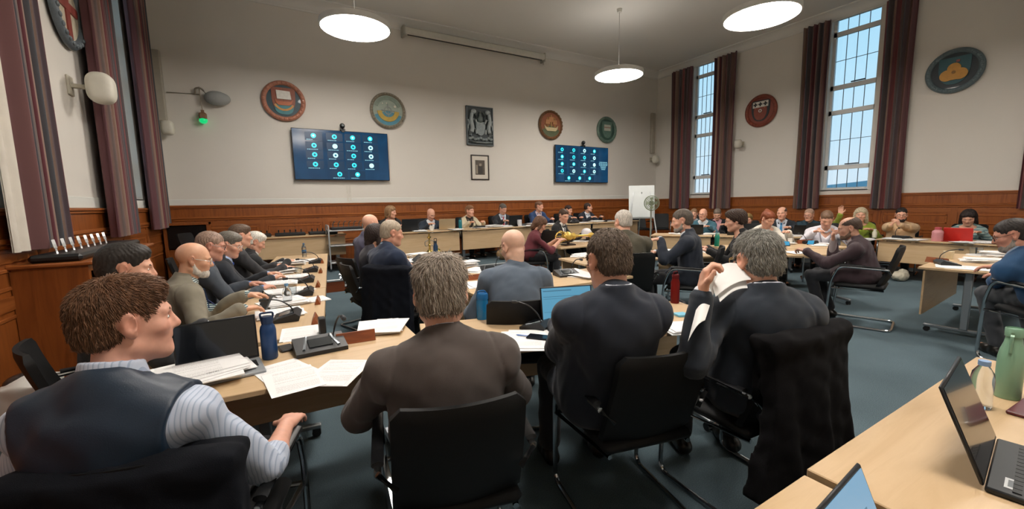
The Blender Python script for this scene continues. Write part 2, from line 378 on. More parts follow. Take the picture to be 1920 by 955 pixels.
def person(key, label, px, d, yaw, s=1., floor=0., hy=.1, hx=0., hyaw=0., hpitch=10., hroll=0., R=(.17, .42, .79), L=(-.17, .42, .79), Rd=None, Ld=None, Rn=(0, 0, -1), Ln=(0, 0, -1),
           top='suit', c1='#1d2430', c2='#d8dde6', c3=None, tie=None, lanyard=None, skin='#d9a58c', hair='short', hc='#4a3a30', hv=1., beard=None, glasses=None, sex='m', tier=2, fat=0., rolled=False,
           legs=None, tc='#1a1c22', sc='#15130f', slump=.04, head=1., curl=.35, slump_x=0., mats=None, vneck=.3, vw=.082, pole=(.55, -.55, -.8), pole_l=None, nk=.180, sw=None, strand=0, shoes=True, back=False):
    body_v, cl_v, hair_v = TIER[tier]
    Hw = PD(*px, d); yw = math.radians(yaw); hz = (Hw[2]-floor)/s
    root_xy = Hw[:2]-(rotz(yw) @ np.array([hx, hy, 0]))[:2]*s
    root = empty('person', label, 'person', (root_xy[0], root_xy[1], floor), yw, s=s)
    PEOPLE[key] = dict(root=root, loc=np.array([root_xy[0], root_xy[1], floor]), yaw=yw, s=s, head=Hw)
    Rh = rotz(math.radians(hyaw)) @ Rx(-math.radians(hpitch)) @ Ry(math.radians(hroll))
    hcn = np.array([hx, hy, hz]); hs = head
    hp = lambda *q: hcn+Rh @ (np.array(q, float)*hs)
    fem = sex == 'f'
    N = hcn+np.array([-.12*hx, -.05, -nk*hs])+Rh @ np.array([0, -.01, 0.]); Pv = np.array([0, 0, .555])
    C = (N+Pv)*.5+np.array([slump_x, -slump, 0.])
    sp = lambda t: (1-t)**2*Pv+2*t*(1-t)*C+t*t*N
    ut = nrm(N-sp(.55)); rt = np.array([1., 0, 0]); rt = nrm(rt-ut*(rt@ut)); fw = np.cross(ut, rt); T = np.array([rt, fw, ut]).T
    sw = sw or (.155 if fem else .178); sh = {}; el = {}; wrst = {}
    for sg, Wt, nm in ((1, R, 'R'), (-1, L, 'L')):
        S = N-ut*.062+rt*sg*sw-fw*.008; sh[nm] = S
        if Wt is None: Wt = (sg*.2, .3, .7)
        if Wt[0] == 'px': q = PD(*Wt[1:]); q = rotz(-yw) @ (q-np.array([root_xy[0], root_xy[1], floor])); Wt = q/s
        pp = pole_l if (pole_l and sg < 0) else pole; E, Wq = ik(S, np.array(Wt, float), .30, .265, (sg*pp[0], pp[1], pp[2])); el[nm] = E; wrst[nm] = Wq
    legs = legs or (((.13, .45, .515), (.13, .42, .085), (.02, 1, 0)), ((-.13, .45, .515), (-.14, .40, .085), (-.04, 1, 0)))
    allp = np.array([hcn+.17, hcn-.17, Pv+.2, Pv-.22, N+.12]+list(sh.values())+list(el.values())+list(wrst.values())+[np.array(q) for lg in legs for q in lg[:2]])
    lo = allp.min(0)-np.array([.1, .2, .02]); hi = allp.max(0)+np.array([.1, .24, .06]); lo[2] = min(lo[2], 0)-.01
    TL = np.linalg.norm(N-Pv)
    def trunk(F, i, skirt=False):
        A = lambda t: T if t > .3 else np.eye(3)
        fx = fat
        F.ell(sp(.0)+[0, .0, 0], (.165+i+fx*.6, .12+i+fx*.6, .105+i), np.eye(3), .03)
        F.ell(sp(.18)+fw*(.006+fx*.3), (.158+i+fx, .112+i+fx, .30*TL), T, .06); F.ell(sp(.40)+fw*(.012+fx*.5), (.150+i+fx, .108+i+fx, .34*TL), T, .06)
        F.ell(sp(.68), (.160+i+fx*.6-(.012 if fem else 0), .112+i+fx*.4, .36*TL), T, .06)
        if fem:
            for sg in (1, -1): F.ell(sp(.72)+fw*.085+rt*sg*.062-ut*.01, (.058+i, .055+i, .06+i), T, .04)
        F.rc(sh['L'], sh['R'], .052+i, .052+i, .06)
        F.ell(sp(.86)-fw*.035, (.15+i, .075+i, .10), T, .05)
        for nm in 'LR': F.rc(N+ut*.03-fw*.015, sh[nm]+ut*.008, .05+i*.6, .048+i, .05)
    def arms(F, i, cuff=.02, elbow_only=False):
        for nm in 'LR':
            S, E, Wq = sh[nm], el[nm], wrst[nm]; u = nrm(Wq-E)
            F.rc(S, E, .047+i+fat*.1, .042+i, .035)
            e2 = E+u*.05 if elbow_only else Wq-u*cuff
            F.rc(E, e2, .042+i, (.044 if elbow_only else .033)+i, .02)
    def collar(F, off, r, h, th, flare=.25, k=.004, open_=.0):
        Cn = N+ut*off-fw*.006
        def f(g):
            q = (g-Cn) @ T; rad = np.hypot(q[..., 0], q[..., 1]*.93); z = q[..., 2]+q[..., 1]*.28; dd = np.maximum(np.abs(rad-(r-flare*z))-th, np.abs(z)-h)
            if open_: dd = np.maximum(dd, -(np.abs(q[..., 0])-np.maximum(0, open_+(z)*.9)+np.where(q[..., 1] < 0, 9, 0)))
            return dd
        F.fn(Cn-.15, Cn+.15, f, k)
    def wedge(F, v0, w0=.082, y0=.0):
        Cn = N
        def f(g):
            q = (g-Cn) @ T; z = -q[..., 2]; w = w0*np.clip(1-z/v0, -.3, 1.25); return np.maximum(np.abs(q[..., 0])-w, y0-q[..., 1])
        F.fn(N-fw*.05-ut*(v0+.05)-.22, N+ut*.12+.22, f, .006, 'sub')
    # ---- body: one continuous skin from crown to feet
    F = Fld(lo, hi, body_v); trunk(F, -.016)
    for nm, th in (('R', 1), ('L', -1)):
        S, E, Wq = sh[nm], el[nm], wrst[nm]
        F.rc(S, E, .036, .033, .03); F.rc(E, E+(Wq-E)*.35, .034, .037, .02); F.rc(E+(Wq-E)*.35, Wq, .036, .0255, .02)
        hd = {'R': Rd, 'L': Ld}[nm]; nn = {'R': Rn, 'L': Ln}[nm]
        hd = nrm(Wq-E)*np.array([1, 1, .35]) if hd is None else np.array(hd, float)
        hand(F, Wq, hd, np.array(nn, float), th, curl)
    for sg, (Kn, An, fd) in zip((1, -1), legs):
        Hp = Pv+np.array([sg*.085, .02, -.01]); Kn = np.array(Kn, float); An = np.array(An, float); fd = nrm(fd)
        F.rc(Hp, Kn, .068, .05, .03); F.rc(Kn, An+(Kn-An)*.6, .047, .05, .02); F.rc(An+(Kn-An)*.6, An, .05, .034, .02); F.rc(An-np.array([0, 0, .035]), An+fd*.15-np.array([0, 0, .045]), .034, .024, .02)
    F.rc(hp(0, -.022, -.055), N-ut*.02, .053*hs, .058+fat*.1, .02)
    k = .016
    F.ell(hp(0, -.014, .032), np.array((.076, .098, .086))*hs, Rh, k); F.ell(hp(0, .022, -.03), np.array((.064, .074, .085))*hs, Rh, .03)
    F.ell(hp(0, .052, -.072), np.array((.038+fat*.1, .04, .045))*hs, Rh, .03); F.rc(hp(-.012, .078, -.100), hp(.012, .078, -.100), .017*hs, .017*hs, .02)
    for sg in (1, -1):
        F.rc(hp(sg*.052, .0, -.068), hp(sg*.02, .072, -.098), .017+fat*.06, .015, .025); F.ell(hp(sg*.043, .058, -.022), np.array((.024, .022, .02))*hs, Rh, .02)
        F.rc(hp(sg*.012, .084, .024), hp(sg*.045, .068, .022), .011, .010, .012)
        F.ell(hp(sg*.032, .092, .002), np.array((.017, .016, .013))*hs, Rh, .010, 'sub'); F.ell(hp(sg*.032, .071, .002), np.array((.0135, .0135, .012))*hs, Rh, .004)
        F.ell(hp(sg*.012, .095, -.031), np.array((.009, .010, .0085))*hs, Rh, .006)
        e = Rh @ rotz(-sg*.58); F.ell(hp(sg*.079, -.012, -.002), np.array((.0085, .021, .033))*hs, e, .005); F.ell(hp(sg*.078, -.004, -.030), np.array((.008, .011, .012))*hs, e, .008)
        F.ell(hp(sg*.090, -.007, .002), np.array((.009, .012, .021))*hs, e, .004, 'sub')
    F.rc(hp(0, .086, .014), hp(0, .108, -.026), .0088, .0125, .010)
    F.rc(hp(-.02, .083, -.060), hp(.02, .083, -.060), .0075, .0075, .008); F.rc(hp(-.016, .083, -.073), hp(.016, .083, -.073), .0085, .0085, .006); F.rc(hp(-.026, .094, -.0665), hp(.026, .094, -.0665), .0028, .0028, .003, 'sub')
    iR = Rh/hs
    def tint(v):
        q = (v-hcn) @ iR; c = np.ones((len(v), 3)); g = lambda cx, cy, cz, r: np.exp(-(((q-np.array([cx, cy, cz]))/np.array(r))**2).sum(1))
        lips = g(0, .09, -.067, (.024, .03, .011)); red = g(.045, .07, -.03, (.03, .03, .025))+g(-.045, .07, -.03, (.03, .03, .025))+g(0, .11, -.027, (.016, .02, .015))+g(.08, -.01, 0, (.015, .03, .04))+g(-.08, -.01, 0, (.015, .03, .04))
        eye = g(.032, .085, .003, (.017, .02, .006))+g(-.032, .085, .003, (.017, .02, .006))
        for ch, a, b_, e_ in ((0, .78, 1.0, .45), (1, .50, .74, .40), (2, .50, .72, .40)):
            c[:, ch] *= (1-(1-a)*np.clip(lips, 0, 1))*(1-(1-b_)*.45*np.clip(red, 0, 1))*(1-(1-e_)*.35*np.clip(eye, 0, 1))
        return c
    sdf_obj(F, 'body', skin_mat(skin), root, tint)
    # ---- clothes
    seed = rng.uniform(0, 50); clo = lo-.02; chi = hi+.02; mats = mats or {}
    def cloth(name, m, i, sleeves=True, wob=.0022, coll=None, v=None, cuff=.02, rolled=False, skirt=0., groove=False, lapel=False):
        G = Fld(clo, chi, cl_v); trunk(G, i)
        if skirt:
            for sg, (Kn, An, fd) in zip((1, -1), legs):
                Hp = Pv+np.array([sg*.085, .0, 0.]); G.rc(Hp, Hp+(np.array(Kn)-Hp)*.45, .088+i, .08+i, .03)
            G.ell(Pv+[0, -.02, -.03], (.172+i, .115+i, .10), np.eye(3), .04)
        if sleeves: arms(G, i, cuff, rolled)
        ss = 1/(1+tier*.35)
        def dsp(p):
            w = wr(p, seed, wob, (1, 1, .75))+wr(p, seed+4, wob*2.6, (.36, .36, .22))
            for nm in 'LR':
                E, S, Wq = el[nm], sh[nm], wrst[nm]; r = np.linalg.norm(p-E, axis=1); ax = nrm(nrm(E-S)+nrm(Wq-E))
                w = w+wob*1.1*np.exp(-(r/.085)**2)*np.sin((p-E) @ ax*170+3*np.sin((p-E) @ rt*40+seed))
                w = w+wob*.6*np.exp(-(np.linalg.norm(p-Wq, axis=1)/.07)**2)*np.sin((p-Wq) @ nrm(Wq-E)*230+seed)
                if groove:
                    o = nrm(rt*(1 if nm == 'R' else -1)+ut*.25); q = (p-S) @ o+.012; w = w+.0045*np.exp(-(q/.006)**2)*(np.linalg.norm(p-S, axis=1) < .15)
            return w
        G.disp(dsp)
        if v: wedge(G, v, vw if top == 'suit' else .082)
        if lapel:
            Vb = G.surf(N-ut*(v+.01)+fw*.35, -fw)
            for sg in (1, -1):
                a = N+rt*sg*.082-ut*.03+fw*.05; b = Vb+rt*sg*.012; mid = G.surf((a+b)*.5+rt*sg*.022+fw*.3, -fw); G.rc(a+rt*sg*.01, mid, .013, .012, .012); G.rc(mid, b, .012, .007, .012)
        if coll: collar(G, *coll)
        sdf_obj(G, name, m, root); return G
    cm = lambda c, r=.85: (mats.get(c) or mat(c, r, bump=.35, bscale=900 if tier < 2 else 400, var=.07, vscale=14, sheen=.12))
    if top == 'suit':
        Sg = cloth('shirt', cm(c2, .8), .0, coll=(.046, .062, .026, .0045, .2, .003, .004), cuff=-.004, wob=.001)
        if tie:
            pts = []
            for z in np.linspace(.005, vneck+.06, 9): pts.append(Sg.surf(N-ut*z+fw*.32, -fw)+fw*.003)
            MB().tube(pts, np.linspace(.016, .036, 9)*(.8 if fem else 1), 10, flat=.22, up=fw).ell(pts[0]+fw*.006, (.018, .012, .02), n=10, M=T).build('tie', mat(tie, .5, var=.15, vscale=60), root)
        cloth('jacket', cm(c1), .015, v=vneck, coll=(.034, .071, .034, .008, .28, .005, .05), skirt=1, groove=tier < 2, lapel=True, wob=.0026)
    elif top in ('sweater', 'cardigan'):
        Sg = cloth('shirt', cm(c2, .8), -.002, coll=(.045, .064, .024, .005, .25, .003, .006), cuff=.0, wob=.0005)
        cloth(top, cm(c1, .95), .012, v=.10 if top == 'sweater' else vneck, coll=(.016, .072, .014, .008, .35, .006, .03), cuff=.012, wob=.0028)
    elif top == 'waistcoat':
        cloth('shirt', cm(c2, .8), .010, coll=(.062, .064, .034, .006, .22, .003, .004), cuff=.0, rolled=rolled, wob=.0030)
        G = Fld(clo, chi, cl_v*.8); trunk(G, .030); G.disp(lambda p: wr(p, seed, .0016)+wr(p, seed+4, .0078, (.36, .36, .22)))
        for nm, sg in (('R', 1), ('L', -1)):           # deep armholes
            c = sh[nm]+rt*sg*.035-ut*.035; G.ell(c, (.066, .15, .135), T, .012, 'sub')
            G.ell(sh[nm]+rt*sg*.10-ut*.05, (.085, .2, .3), T, .01, 'sub')
        G.ell(N+ut*.075+fw*.02, (.080, .085, .052), T, .01, 'sub'); wedge(G, .28)
        sdf_obj(G, 'waistcoat', mats.get('waist') or cm(c1, .5), root)
    else:
        Sg = cloth(top, cm(c1, .85), .008, coll=(.045, .065, .024, .005, .25, .003, .006) if top == 'shirt' else (.0, .074, .012, .006, .4, .005), v=.07, cuff=.012, rolled=rolled, wob=.0026)
        if tie:
            pts = [Sg.surf(N-ut*z+fw*.32, -fw)+fw*.003 for z in np.linspace(.005, .3, 8)]
            MB().tube(pts, np.linspace(.014, .034, 8), 10, flat=.22, up=fw).build('tie', mat(tie, .5), root)
    if lanyard:
        G = Fld(clo, chi, .011); trunk(G, .022); b = MB()
        ends = []
        for sg in (1, -1):
            a0 = N+rt*sg*.07; pts = [a0+ut*.03]+[G.surf(N+rt*sg*.07*(1-t)-ut*(.01+t*.3)+fw*.35, -fw)+fw*.006 for t in np.linspace(0, 1, 8)]; b.tube(pts, .009, 8, flat=.2, up=fw); ends.append(pts[-1])
        e = (ends[0]+ends[1])*.5; b.build('lanyard', mat(lanyard, .6), root); M = np.array([rt, ut, fw]).T
        MB().box((-.032, -.10, -.002), (.032, 0, .003), M=M, o=e+fw*.004).build('badge', mat('#e6e6ea', .3), root)
    # ---- trousers, shoes
    G = Fld(clo, chi, max(cl_v, .009)); G.ell(Pv+[0, 0, -.0], (.168+fat*.5, .124+fat*.5, .108), None, .03)
    for sg, (Kn, An, fd) in zip((1, -1), legs):
        Hp = Pv+np.array([sg*.085, .02, -.01]); Kn = np.array(Kn, float); An = np.array(An, float)
        G.rc(Hp, Kn, .084, .063, .03); G.rc(Kn, An+np.array([0, 0, .03]), .061, .056, .02)
    G.disp(lambda p: wr(p, seed+9, .003)); sdf_obj(G, 'trousers', cm(tc), root)
    if shoes:
        for sg, (Kn, An, fd) in zip((1, -1), legs):
            An = np.array(An, float); fd = nrm(fd); q = An*[1, 1, 0]+[0, 0, max(An[2]-.085, 0)]; G = Fld(q+np.minimum(fd*.2, 0)-.1, q+np.maximum(fd*.2, 0)+.14, .006 if tier < 2 else .009)
            G.rc(q-fd*.04+[0, 0, .042], q+fd*.13+[0, 0, .03], .042, .032, .02); G.rc(q+fd*.08+[0, 0, .032], q+fd*.16+[0, 0, .026], .044, .028, .02); G.rc(q+[0, 0, .04], q+[0, 0, .085], .04, .043, .02)
            G.fn(q-.3, q+.3, lambda g: g[..., 2]-q[2]-.002, .003, 'sub'); sdf_obj(G, 'shoe', mat(sc, .35), root)
    # ---- hair
    if hair or beard:
        m = .20 if hair in ('long', 'bob', 'pony') else .14; F = Fld(hcn-m-(np.array([.0, .03, .12]) if hair == 'long' else 0), hcn+m, hair_v)
        loc = lambda g: (g-hcn.astype(np.float32)) @ iR.astype(np.float32); big = (hcn-.5, hcn+.5)
        if hair:
            t = {'short': .009, 'crop': .004, 'full': .017, 'fringe': .007, 'bob': .02, 'long': .02, 'pony': .012, 'wavy': .02, 'thin': .006}[hair]*hv
            F.ell(hp(0, -.016, .034), np.array((.0765+t*(.5 if hair in ('full', 'short') else .9), (.100+t, .087+t*.85)[0], .087+t*.85))*hs, Rh, 0)
            F.ell(hp(0, -.045, -.02), np.array((.064+t*.5, .066+t*.8, .07))*hs, Rh, .02)
            if hair in ('full', 'wavy'): F.ell(hp(.008, .032, .088), np.array((.058, .05, .028+t*.3))*hs, Rh, .03)
            if hair == 'bob':
                for sg in (1, -1): F.rc(hp(sg*.072, -.0, .02), hp(sg*.074, .012, -.085), .026, .028, .02)
                F.rc(hp(0, -.07, 0), hp(0, -.07, -.1), .055, .05, .03)
            if hair == 'long':
                for sg in (1, -1):
                    F.rc(hp(sg*.074, -.005, .03), hp(sg*.085, .02, -.14), .028, .036, .02); F.rc(hp(sg*.085, .02, -.14), hp(sg*.09, .03, -.22), .036, .025, .02)
                F.rc(hp(0, -.075, 0), hp(0, -.085, -.18), .062, .06, .04)
            if hair == 'pony': F.ell(hp(0, -.085, .09), np.array((.04, .04, .04))*hs, Rh, .012)
            sl_ = {'fringe': .62, 'bob': 2.6, 'long': 2.6, 'pony': 1.1}.get(hair, 1.03)
            def keep(g):
                q = loc(g); z0 = .070 if hair not in ('fringe', 'thin') else .075
                pl = (z0+(q[..., 1]-.086)*sl_)-q[..., 2]; pl = pl+.006*np.sin(q[..., 0]*150+1)+.004*np.sin(q[..., 0]*330+seed)
                if hair in ('short', 'full', 'crop', 'thin', 'wavy'): pl = np.where(np.abs(q[..., 0]) > .045, np.minimum(pl, np.maximum(-.012-q[..., 2], q[..., 1]-.040+np.maximum(.02-q[..., 2], 0)*.5)), pl)   # sideburns
                if hair in ('bob', 'long'): pl = np.maximum(np.minimum(pl, 9), np.where(q[..., 1] > .03, (.055-np.abs(q[..., 0])*.4)-q[..., 2], -9))
                r = np.maximum(pl, np.where((q[..., 2] < -.064) & (hair not in ('bob', 'long')), .02, -.1))
                if hair not in ('bob', 'long', 'wavy'): r = np.maximum(r, np.where(np.abs(q[..., 0]) > .064, .03*(1-np.hypot((q[..., 1]+.010)/.029, (q[..., 2]+.003)/.037)), -.1))   # clear the ears
                return r*hs
            sl, g = F.blk(*big); kp = keep(g); F.a[sl] = np.maximum(F.a[sl]+np.clip(1+kp/.035, 0, 1)*t*.55*hs, kp)
            if hair in ('fringe', 'thin'):
                F.ell(hp(0, .025 if hair == 'fringe' else .07, .11), np.array((.062, .105, .075) if hair == 'fringe' else (.05, .06, .06))*hs, Rh, .012, 'sub')
            if hair == 'short' and strand: 
                for sg in (1, -1): F.rc(hp(sg*.074, .018, .02), hp(sg*.074, .016, -.022), .008, .005, .006)
            def hd(p):
                q = (p-hcn) @ iR; az = np.arctan2(q[:, 0], q[:, 1]+.03); po = np.hypot(q[:, 0], q[:, 1]+.03)
                a = .0012*hv*(np.sin(az*23+9*np.sin(q[:, 2]*28+seed))+.8*np.sin(az*41+seed+7*np.sin(po*50))+.6*np.sin(az*67+q[:, 2]*60))
                if hair in ('wavy', 'long', 'bob'): a = a*2.2
                return a
            F.disp(hd)
        ex = None
        if hair and strand: ex = strands(F, hcn, Rh, hs, strand, seed, hv)
        if hair: sdf_obj(F, 'hair', hair_mat(hc), root, extra=ex)
        if beard:
            F = Fld(hcn-.14, hcn+.14, hair_v)
            F.ell(hp(0, .050, -.074), np.array((.050, .050, .046))*hs, Rh, .01); F.rc(hp(-.012, .080, -.102), hp(.012, .080, -.102), .022, .022, .02)
            for sg in (1, -1): F.rc(hp(sg*.062, .0, -.03), hp(sg*.05, .018, -.075), .012, .02, .02); F.rc(hp(sg*.05, .018, -.075), hp(sg*.028, .06, -.098), .02, .02, .02)
            F.ell(hp(0, .12, -.0655), np.array((.022, .05, .009))*hs, Rh, .004, 'sub')
            F.fn(hcn-.2, hcn+.2, lambda g: -(loc(g)[..., 2]+.047+np.maximum(np.abs(loc(g)[..., 0])-.03, 0)*-.9), .004, 'sub')
            F.disp(lambda p: wr(p, seed, .0009, (4, 4, 4))); sdf_obj(F, 'beard', hair_mat(beard), root)
    if not back:
        for sg in (1, -1): MB().tube([hp(sg*.014, .0905, .021), hp(sg*.03, .0855, .026), hp(sg*.046, .0725, .022)], [.0040, .0044, .0025], 8).build('eyebrow', hair_mat(hc), root)
    if not back and tier < 2 or glasses:
        if not back:
            for sg in (1, -1):
                b = MB(); b.ell(hp(sg*.032, .0735, .002), np.array((.0118, .0125, .0085))*hs, 0, 12, Rh); b.ell(hp(sg*.032, .0825, .002), np.array((.0052, .0040, .0052))*hs, 1, 10, Rh)
                b.build('eye', [mat('#d8d4cf', .25), mat('#2a2320', .2)], root)
    if glasses:
        b = MB(); gm = mat(glasses, .3, .3)
        for sg in (1, -1):
            ring = [hp(sg*.033+.0235*math.copysign(abs(math.cos(a))**.7, math.cos(a)), .1005-abs(.0235*math.cos(a)+sg*.0)*.25*(1 if math.cos(a)*sg > 0 else 0), .001+.0175*math.copysign(abs(math.sin(a))**.7, math.sin(a))) for a in np.linspace(0, 2*PI, 20, endpoint=False)]
            b.tube(ring, .0021, 6, closed=True); b.tube([hp(sg*.056, .096, .006), hp(sg*.076, .06, .008), hp(sg*.082, -.012, .012)], .0019, 6)
        b.tube([hp(-.010, .1005, .004), hp(0, .104, .007), hp(.010, .1005, .004)], .0019, 6); b.build('glasses', gm, root)
    return root
def strands(F, hcn, Rh, hs, n, seed, hv):
    """thin tapered locks growing out of the hair surface, lying along it away from the crown"""
    v, q = F.mesh(); v = np.asarray(v)
    e1 = v[q[:, 1]]-v[q[:, 0]]; e2 = v[q[:, 3]]-v[q[:, 0]]; nn = np.cross(e1, e2); nn /= np.linalg.norm(nn, axis=1)[:, None]+1e-9; c = v[q].mean(1)
    if ((c-hcn)*nn).sum(1).mean() < 0: nn = -nn
    r2 = np.random.default_rng(int(seed*100)); ok = np.where(((c-hcn)*nn).sum(1) > .03)[0]; ix = r2.choice(ok, n); p = c[ix]; nm = nn[ix]
    crown = hcn+Rh @ np.array([.012, -.055, .12])*hs; dn = Rh @ np.array([0, 0, -1.]); t = (p-crown)+dn*.03; sw = np.cross(nm, t)*.25; t = t+sw; t -= nm*(t*nm).sum(1)[:, None]; t /= np.linalg.norm(t, axis=1)[:, None]+1e-9
    t += r2.normal(size=t.shape)*.13; L = r2.uniform(.016, .036, n)[:, None]*hv; side = np.cross(nm, t); side /= np.linalg.norm(side, axis=1)[:, None]+1e-9
    V = []; R = []
    for a, lift, w in ((0, -.0015, .0011), (.4, .0014, .0012), (.75, .0018, .0008), (1., .0006, .00012)):
        o = p+t*L*a+nm*(lift*hv)
        V += [o+side*w, o-side*w, o+nm*w*1.2]
    V = np.stack(V, 1); base = np.arange(n)[:, None, None]*12; fs = []
    for s_ in range(3):
        for j in range(3): fs.append([s_*3+j, s_*3+(j+1) % 3, s_*3+3+(j+1) % 3, s_*3+3+j])
    return V.reshape(-1, 3), (base+np.array(fs)[None]).reshape(-1, 4)
# ------------------------------------------------------------------ the room
YB, XR, XL, YF, ZC = 10.0, 11.6, -1.69, -2.2, 5.72
DZ = .22                      # platform height
T = .73; TD = DZ+.73          # table tops
MAPLE = lambda: wood('maple', '#bd9f78', '#c9ad88', (1.2, 14, 14), .38)
OAK = lambda: wood('oak_panel', '#733b18', '#925224', (14, 14, 1.4), .33)
OAKH = lambda: wood('oak_rail', '#78401b', '#995829', (1.4, 1.4, 16), .33)
def wall_box(b, a, z0, z1, u0, u1, t, axis):
    """wall slab piece: axis 'x' wall normal along x at a (thickness t outward), spanning y u0..u1"""
    if axis == 'x': b.box((min(a, a+t), u0, z0), (max(a, a+t), u1, z1))
    else: b.box((u0, min(a, a+t), z0), (u1, max(a, a+t), z1))
WINR = [(7.93, 8.62), (4.08, 5.00), (.30, 1.25)]; _cu = lambda u, v: float(PX(u, v, XL+.13)[1]); WINL = [(_cu(256, 432)+.0, _cu(292, 430)+.10), (_cu(62, 460)-.95, _cu(62, 460)-.02)]; WZ0, WZ1 = 1.68, 5.62
def room():
    st = lambda o, lab: tag(o, lab, 'room', kind='structure')
    # carpet
    m, nt, b = nmat('carpet'); L = nt.links; tc = nd(nt, 'ShaderNodeTexCoord')
    n1 = nd(nt, 'ShaderNodeTexNoise', Scale=260., Detail=2.); n2 = nd(nt, 'ShaderNodeTexNoise', Scale=1.1, Detail=4.)
    L.new(tc.outputs['Object'], n1.inputs['Vector']); L.new(tc.outputs['Object'], n2.inputs['Vector'])
    mx = nd(nt, 'ShaderNodeMix', data_type='RGBA', blend_type='MULTIPLY'); mx.inputs[0].default_value = 1
    L.new(ramp(nt, n1.outputs['Fac'], [(.3, '#43525a'), (.5, '#586a72'), (.7, '#71838a')]), mx.inputs[6]); L.new(ramp(nt, n2.outputs['Fac'], [(.3, '#dddddd'), (.7, '#ffffff')]), mx.inputs[7])
    L.new(mx.outputs[2], b.inputs['Base Color']); b.inputs['Roughness'].default_value = .95; b.inputs['Specular IOR Level'].default_value = .2
    bp = nd(nt, 'ShaderNodeBump', Strength=.5, Distance=.004); L.new(n1.outputs['Fac'], bp.inputs['Height']); L.new(bp.outputs[0], b.inputs['Normal'])
    st(MB().box((XL-.3, YF-.2, -.1), (XR+.3, YB+.3, 0)).build('floor', m, smooth=0), 'blue-grey carpeted floor')
    # raised platform along the back wall
    D0 = float(P(650, 523, DZ)[1]); X1 = 10.6
    st(MB().box((XL, D0+.03, 0), (X1, YB, DZ)).build('floor_platform', m, smooth=0), 'carpeted raised platform along the back wall')
    st(MB().box((XL, D0+.012, 0), (X1, D0+.03, DZ-.03)).box((X1, D0+.012, 0), (X1+.018, YB, DZ-.03)).build('trim_1', wood('riser', '#5a2a12', '#7a3d1b', (1.5, 12, 12)), smooth=0), 'reddish wooden riser of the platform step')
    st(MB().box((XL, D0-.008, DZ-.03), (X1+.02, D0+.035, DZ+.004), bev=.004).build('trim_2', mat('#a8adb0', .4, .6), smooth=0), 'pale metal nosing on the platform step')
    WM = mat('#d5d1c9', .85, bump=.12, bscale=60, var=.015, vscale=1.5); WW = mat('#d6d8d2', .6, var=.01); CM = mat('#dcdcd7', .9, bump=.08, bscale=40, var=.015, vscale=1.0)
    st(MB().box((XL-.3, YB, 0), (XR+.3, YB+.25, ZC)).build('wall_back', WM, smooth=0), 'cream back wall')
    st(MB().box((XL-.3, YF-.25, 0), (XR+.3, YF, ZC)).build('wall_front', WM, smooth=0), 'cream wall behind the camera')
    for nm, a, t, wins in (('right', XR, .24, WINR), ('left', XL, -.24, WINL)):
        b = MB(); ys = [YF]+[y for w in sorted(wins) for y in w]+[YB]
        for i in range(0, len(ys), 2): wall_box(b, a, 0, ZC, ys[i], ys[i+1], t, 'x')
        for w in wins: wall_box(b, a, 0, WZ0, *w, t, 'x'); wall_box(b, a, WZ1, ZC, *w, t, 'x')
        st(b.build('wall_'+nm, WM, smooth=0), 'cream %s wall with tall windows' % nm)
    st(MB().box((XL-.35, YF-.25, ZC), (XR+.35, YB+.25, ZC+.15)).build('ceiling', CM, smooth=0), 'pale grey plaster ceiling')
    # cornice: stepped moulding round the three seen walls
    prof = [(0, 0), (.26, 0), (.26, -.025), (.20, -.04), (.13, -.055), (.075, -.10), (.05, -.15), (.02, -.17), (.02, -.20), (0, -.20)]
    def run(a, bq, nrm2):
        bb = MB(); n = len(prof); a = np.array(a, float); bq = np.array(bq, float)
        V = [p+np.array([nrm2[0]*d, nrm2[1]*d, z]) for p in (a, bq) for d, z in prof]; bb.add(V, [(i, (i+1) % n, n+(i+1) % n, n+i) for i in range(n)]+[tuple(range(n)), tuple(range(n, 2*n))]); return bb
    st(run((XL, YB, ZC), (XR, YB, ZC), (0, -1)).build('trim_3', CM), 'plaster cornice over the back wall')
    st(run((XR, YF, ZC), (XR, YB, ZC), (-1, 0)).build('trim_4', CM), 'plaster cornice over the right wall')
    st(run((XL, YF, ZC), (XL, YB, ZC), (1, 0)).build('trim_5', CM), 'plaster cornice over the left wall')
    # oak wainscot + white band
    def wains(name, length, org, rot, lab, h=1.585, step=1.18, off=.0):
        b = MB(); b.box((0, -.025, 0), (length, 0, h-.02), 0)
        b.box((0, -.06, h-.03), (length, 0, h), 1, .006).box((0, -.045, h-.055), (length, 0, h-.03), 1, .004)
        b.box((0, -.05, h-.27), (length, -.02, h-.225), 1, .012).box((0, -.040, h-.30), (length, -.02, h-.27), 1, .008)
        b.box((0, -.036, h-.40), (length, -.02, h-.33), 1).box((0, -.036, .80), (length, -.02, .90), 1).box((0, -.042, 0), (length, -.02, .20), 1, .004)
        x = off
        while x < length:
            b.box((max(x, 0), -.037, .18), (min(x+.10, length), -.02, h-.30), 0)
            for z0, z1 in ((.24, .76), (.94, h-.44)):
                xa, xb = x+.14, min(x+step-.04, length)
                if xb-xa > .2:
                    b.box((xa, -.034, z1-.03), (xb, -.02, z1), 1, .006).box((xa, -.034, z0), (xb, -.02, z0+.03), 1, .006).box((xa, -.034, z0), (xa+.03, -.02, z1), 1, .006).box((xb-.03, -.034, z0), (xb, -.02, z1), 1, .006)
            x += step
        o = b.build(name, [OAK(), OAKH()], smooth=0, loc=org, rot=rot); st(o, lab)
    wains('trim_6', XR-XL, (XL, YB, 0), 0, 'orange-brown oak wainscot panelling on the back wall', off=.35)
    wains('trim_7', YB-YF, (XR, YB, 0), -PI/2, 'orange-brown oak wainscot panelling on the right wall', h=1.565, off=.2)
